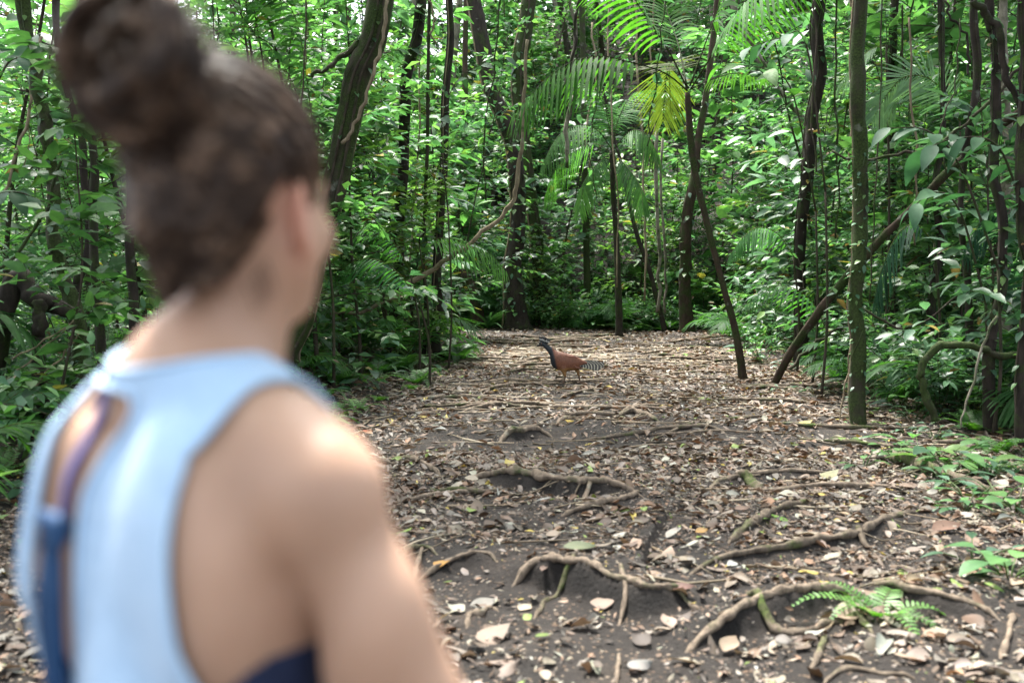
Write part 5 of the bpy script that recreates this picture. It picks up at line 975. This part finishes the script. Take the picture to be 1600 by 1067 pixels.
# ================================================================== the bird, crossing the trail toward the left
BQ = gp(893, 603); S_ = float(BQ[1]) / FPX      # metres per photo pixel at the bird
bird = thing('bird', (float(BQ[0]) - 11 * S_, float(BQ[1]), float(h1(BQ[0], BQ[1])) + .035), 'chestnut brown bird with dark neck, curly crest and barred tail on the trail', 'bird')
def bp(x, y, d=0.0): return np.array([(x - 882) * S_, d, (603 - y) * S_])
M_bird, t, p = mat('feathers'); L = t.links.new; a = N(t, 'ShaderNodeAttribute', attribute_name='Col'); tc = N(t, 'ShaderNodeTexCoord'); n1 = N(t, 'ShaderNodeTexNoise', Scale=60.0, Detail=3.0); L(tc.outputs['Object'], n1.inputs['Vector']); r1 = ramp(t, n1.outputs[0], [(.3, (.7, .7, .7)), (.7, (1.25, 1.25, 1.25))])
mx = N(t, 'ShaderNodeMix', data_type='RGBA', blend_type='MULTIPLY'); mx.inputs[0].default_value = 1; L(a.outputs[0], mx.inputs[6]); L(r1.outputs[0], mx.inputs[7]); L(mx.outputs[2], p.inputs['Base Color']); p.inputs['Roughness'].default_value = .6; b = N(t, 'ShaderNodeBump', Strength=.5, Distance=.01); L(n1.outputs[0], b.inputs['Height']); L(b.outputs[0], p.inputs['Normal'])
f = Field((-.52, -.16, -.02), (.32, .16, .62), .006)
f.ell(bp(886, 569), (25 * S_, .085, 12.5 * S_), .03, roty(.20)); f.ell(bp(875, 568), (15 * S_, .08, 14 * S_), .03); f.ell(bp(884, 576), (15 * S_, .07, 8 * S_), .03); f.cone(bp(900, 570), bp(915, 571), .055, .02, .04)
f.cone(bp(869, 562), bp(860, 551), .070, .040, .04); f.cone(bp(860, 551), bp(851, 543.5), .040, .030, .02); f.ell(bp(846.5, 541), (.042, .028, .030), .012, roty(.2))
for s_, hip, kn, ank, foot in ((-1, (880, 580), (882, 588), (883, 592), (880, 602)), (1, (899, 577), (903, 585), (904.5, 591), (907, 602))):
    d = s_ * .038; f.cone(bp(*hip, d), bp(*kn, d), .042, .020, .03); f.cone(bp(*kn, d), bp(*ank, d), .022, .014, .01); f.cone(bp(*ank, d), bp(*foot, d), .0125, .011, .006)
    for a in (-.5, 0, .5): c = bp(*foot, d); f.cone(c, c + [-.055 * math.cos(a), .055 * math.sin(a), -.004], .008, .005, .004)
    f.cone(bp(*foot, d), bp(*foot, d) + [.03, 0, 0], .007, .004, .004)
V, F = f.mesh(); V = smooth_mesh(V, F, 1)
px = V[:, 0] / S_ + 882; py = 603 - V[:, 2] / S_
col = np.tile(np.array([.17, .060, .030]), (len(V), 1)); dk = sstep(866.5, 862.5, px + (py - 556) * -.25); col = col * (1 - dk[:, None]) + np.array([.012, .016, .022]) * dk[:, None]
ob = sstep(577, 581, py + (px - 880) * .1) * (1 - dk); col = col * (1 - ob[:, None]) + np.array([.26, .13, .045]) * ob[:, None]; lg = sstep(590, 593, py); col = col * (1 - lg[:, None]) + np.array([.13, .08, .05]) * lg[:, None]
mesh_from(V, F, 'body', M_bird, bird, col)
B = Mesh()   # folded wings
for s_ in (-1, 1):
    for k in range(16):
        a = k / 15; p0 = bp(872 + 22 * a, 560 + 3 * a + (k % 4) * 3.2, s_ * .070); d = unit(np.array([1, -s_ * .12, -.26 - .05 * (k % 3)])); B.place(L_mid, p0[None], d[None], np.array([[0, s_ * 1.0, .25]]), [(15 + 5 * a) * S_], [np.array([.165, .055, .028]) * random.uniform(.75, 1.15)], [20 * S_])
B.build('wing', M_bird, bird)
B = Mesh(); g = np.random.default_rng(4)   # barred tail of long feathers
for k in range(9):
    o_ = (k - 4) * .012; tip = bp(944 - abs(k - 4) * 1.0 - (4 - k) * 1.3, 571.5 + (8 - k) * 1.35, o_); p0 = bp(903, 569 + (8 - k) * .6, o_ * .5); tt = np.linspace(0, 1, 23)
    Pm = p0 + (tip - p0) * tt[:, None]; wv = np.array([.1, .6, 1.0]); wv = wv / np.linalg.norm(wv) * 2.3 * S_; ws = np.sin(np.pi * np.clip(tt * .80 + .15, 0, 1)) ** .5
    for i in range(22):
        c = np.array([.22, .20, .155]) if (i + k) % 3 == 2 else np.array([.016, .013, .012])
        q = np.array([Pm[i] - wv * ws[i], Pm[i] + wv * ws[i], Pm[i + 1] + wv * ws[i + 1], Pm[i + 1] - wv * ws[i + 1]]) + [0, (k - 4) * .004, 0]; B.add(q, [(0, 1, 2, 3)], c)
o = B.build('tail', M_bird, bird, smooth=False); m = o.modifiers.new('thickness', 'SOLIDIFY'); m.thickness = .003
B = Mesh()   # crest of forward curled feathers
for k in range(26):
    a = k / 25; s_ = g.uniform(-.016, .016); b0 = bp(842.5 + 12 * a, 537.5 + 3.5 * a, s_); ln = g.uniform(.05, .08); dr = np.array([.25 + .5 * a, s_ * 12, .9 - .3 * a]); dr = unit(dr); q = [b0, b0 + dr * ln * .5, b0 + dr * ln + np.array([-.008, 0, .002]), b0 + dr * ln + np.array([-.026, 0, -.006])]
    q = smooth_path(q, 3); n_ = len(q)
    for i in range(n_ - 1): B.tube(q[i:i + 2], [.009, .009], 5, (.50, .48, .45) if 2 <= i <= 3 else (.006, .006, .008))
B.build('crest', M_bird, bird)
B = Mesh(); B.tube([bp(842.5, 542), bp(840, 543.2), bp(838.6, 545.0)], [.014, .010, .002], 8, (.05, .05, .045)); B.build('beak', M_bird, bird)
for s_ in (-1, 1): B = Mesh(); c = bp(845.5, 540.4, s_ * .026); B.tube([c - [0, .004, 0], c, c + [0, .004, 0]], [.003, .006, .003], 8, (.35, .12, .04)); B.build('eye', M_bird, bird)
# ================================================================== a label of its own for every repeated plant
LOOK = {'understory_tree': ['medium leaved', 'small leaved', 'long leaved', 'dense crowned', 'yellow green', 'broad leaved'], 'shrub': ['green', 'fine leaved', 'drooping', 'tall stemmed', 'round leaved'],
 'broadleaf_plant': ['wide leaved', 'tall stalked', 'dense', 'large leaved', 'low'], 'seedling': ['five leaved', 'dark', 'pale'], 'strap_leaved_plant': ['grassy', 'long bladed grassy', 'small grassy'], 'fern': ['green', 'large', 'small light'],
 'young_palm': ['feathery', 'small feathery', 'big feathery', 'broad ribbed'], 'tree': [''], 'hanging_vine': [''], 'shade_tree': [''], 'surface_root': ['']}
KIND = {'understory_tree': 'young tree', 'shrub': 'shrub', 'broadleaf_plant': 'herb', 'seedling': 'seedling', 'strap_leaved_plant': 'clump', 'fern': 'fern', 'young_palm': 'young palm', 'tree': 'slim trunk', 'hanging_vine': 'hanging vine', 'shade_tree': 'unseen added shade tree', 'surface_root': 'thin surface root'}
LM = [(0, 'the left edge'), (180, 'the head'), (520, 'thick leaning trunk'), (688, 'slender pole tree'), (815, 'very dark trunk'), (960, 'slender palm'), (1075, 'brown trunk'), (1140, 'leaning palm'), (1252, 'dark flaky trunk'), (1342, 'straight mossy trunk'), (1470, 'looping liana'), (1600, 'right edge')]
ORD = ['first', 'second', 'third', 'fourth', 'fifth', 'sixth', 'seventh', 'eighth', 'ninth', 'tenth', 'eleventh', 'twelfth']
ORD += ['thirteenth', 'fourteenth', 'fifteenth', 'sixteenth', 'seventeenth', 'eighteenth', 'nineteenth', 'twentieth']
tops = [o for o in sc.objects if o.parent is None and 'label' in o]; cntr = {}
for o in tops: cntr[o['label']] = cntr.get(o['label'], 0) + 1
meshkey = {}; cells = {}
for o in tops:
    if cntr[o['label']] < 2: continue
    base = o.name.split('.')[0]
    k = int(o.get('look', 0)); lk = LOOK.get(base, [''])[k] if k < len(LOOK.get(base, [''])) else ''
    px = 800 + o.location.x / max(o.location.y, .5) * FPX; Y = o.location.y
    j = sum(1 for a, _ in LM if a <= px) - 1
    where = 'left of the picture' if j < 0 else ('beyond right edge' if j >= len(LM) - 1 else 'right of ' + LM[j][1] if px - LM[j][0] < LM[j + 1][0] - px else 'left of ' + LM[j + 1][1])
    row = 'close by' if Y < 12 else 'further back' if Y < 19 else 'near trail end' if Y < 30 else 'low on slope' if Y < 36 else 'high on slope'
    lb = ' '.join(f"{lk} {KIND.get(base, base)} {row} {where}".split()); cells.setdefault(lb, []).append((px, o))
for lb, L_ in cells.items():
    L_.sort(key=lambda q: q[0])
    for i, (px, o) in enumerate(L_): o['label'] = lb if len(L_) == 1 else f"{lb}, {ORD[min(i, 19)]} from left"
for o in sc.objects:
    for k in ('look', 'used'):
        if k in o: del o[k]
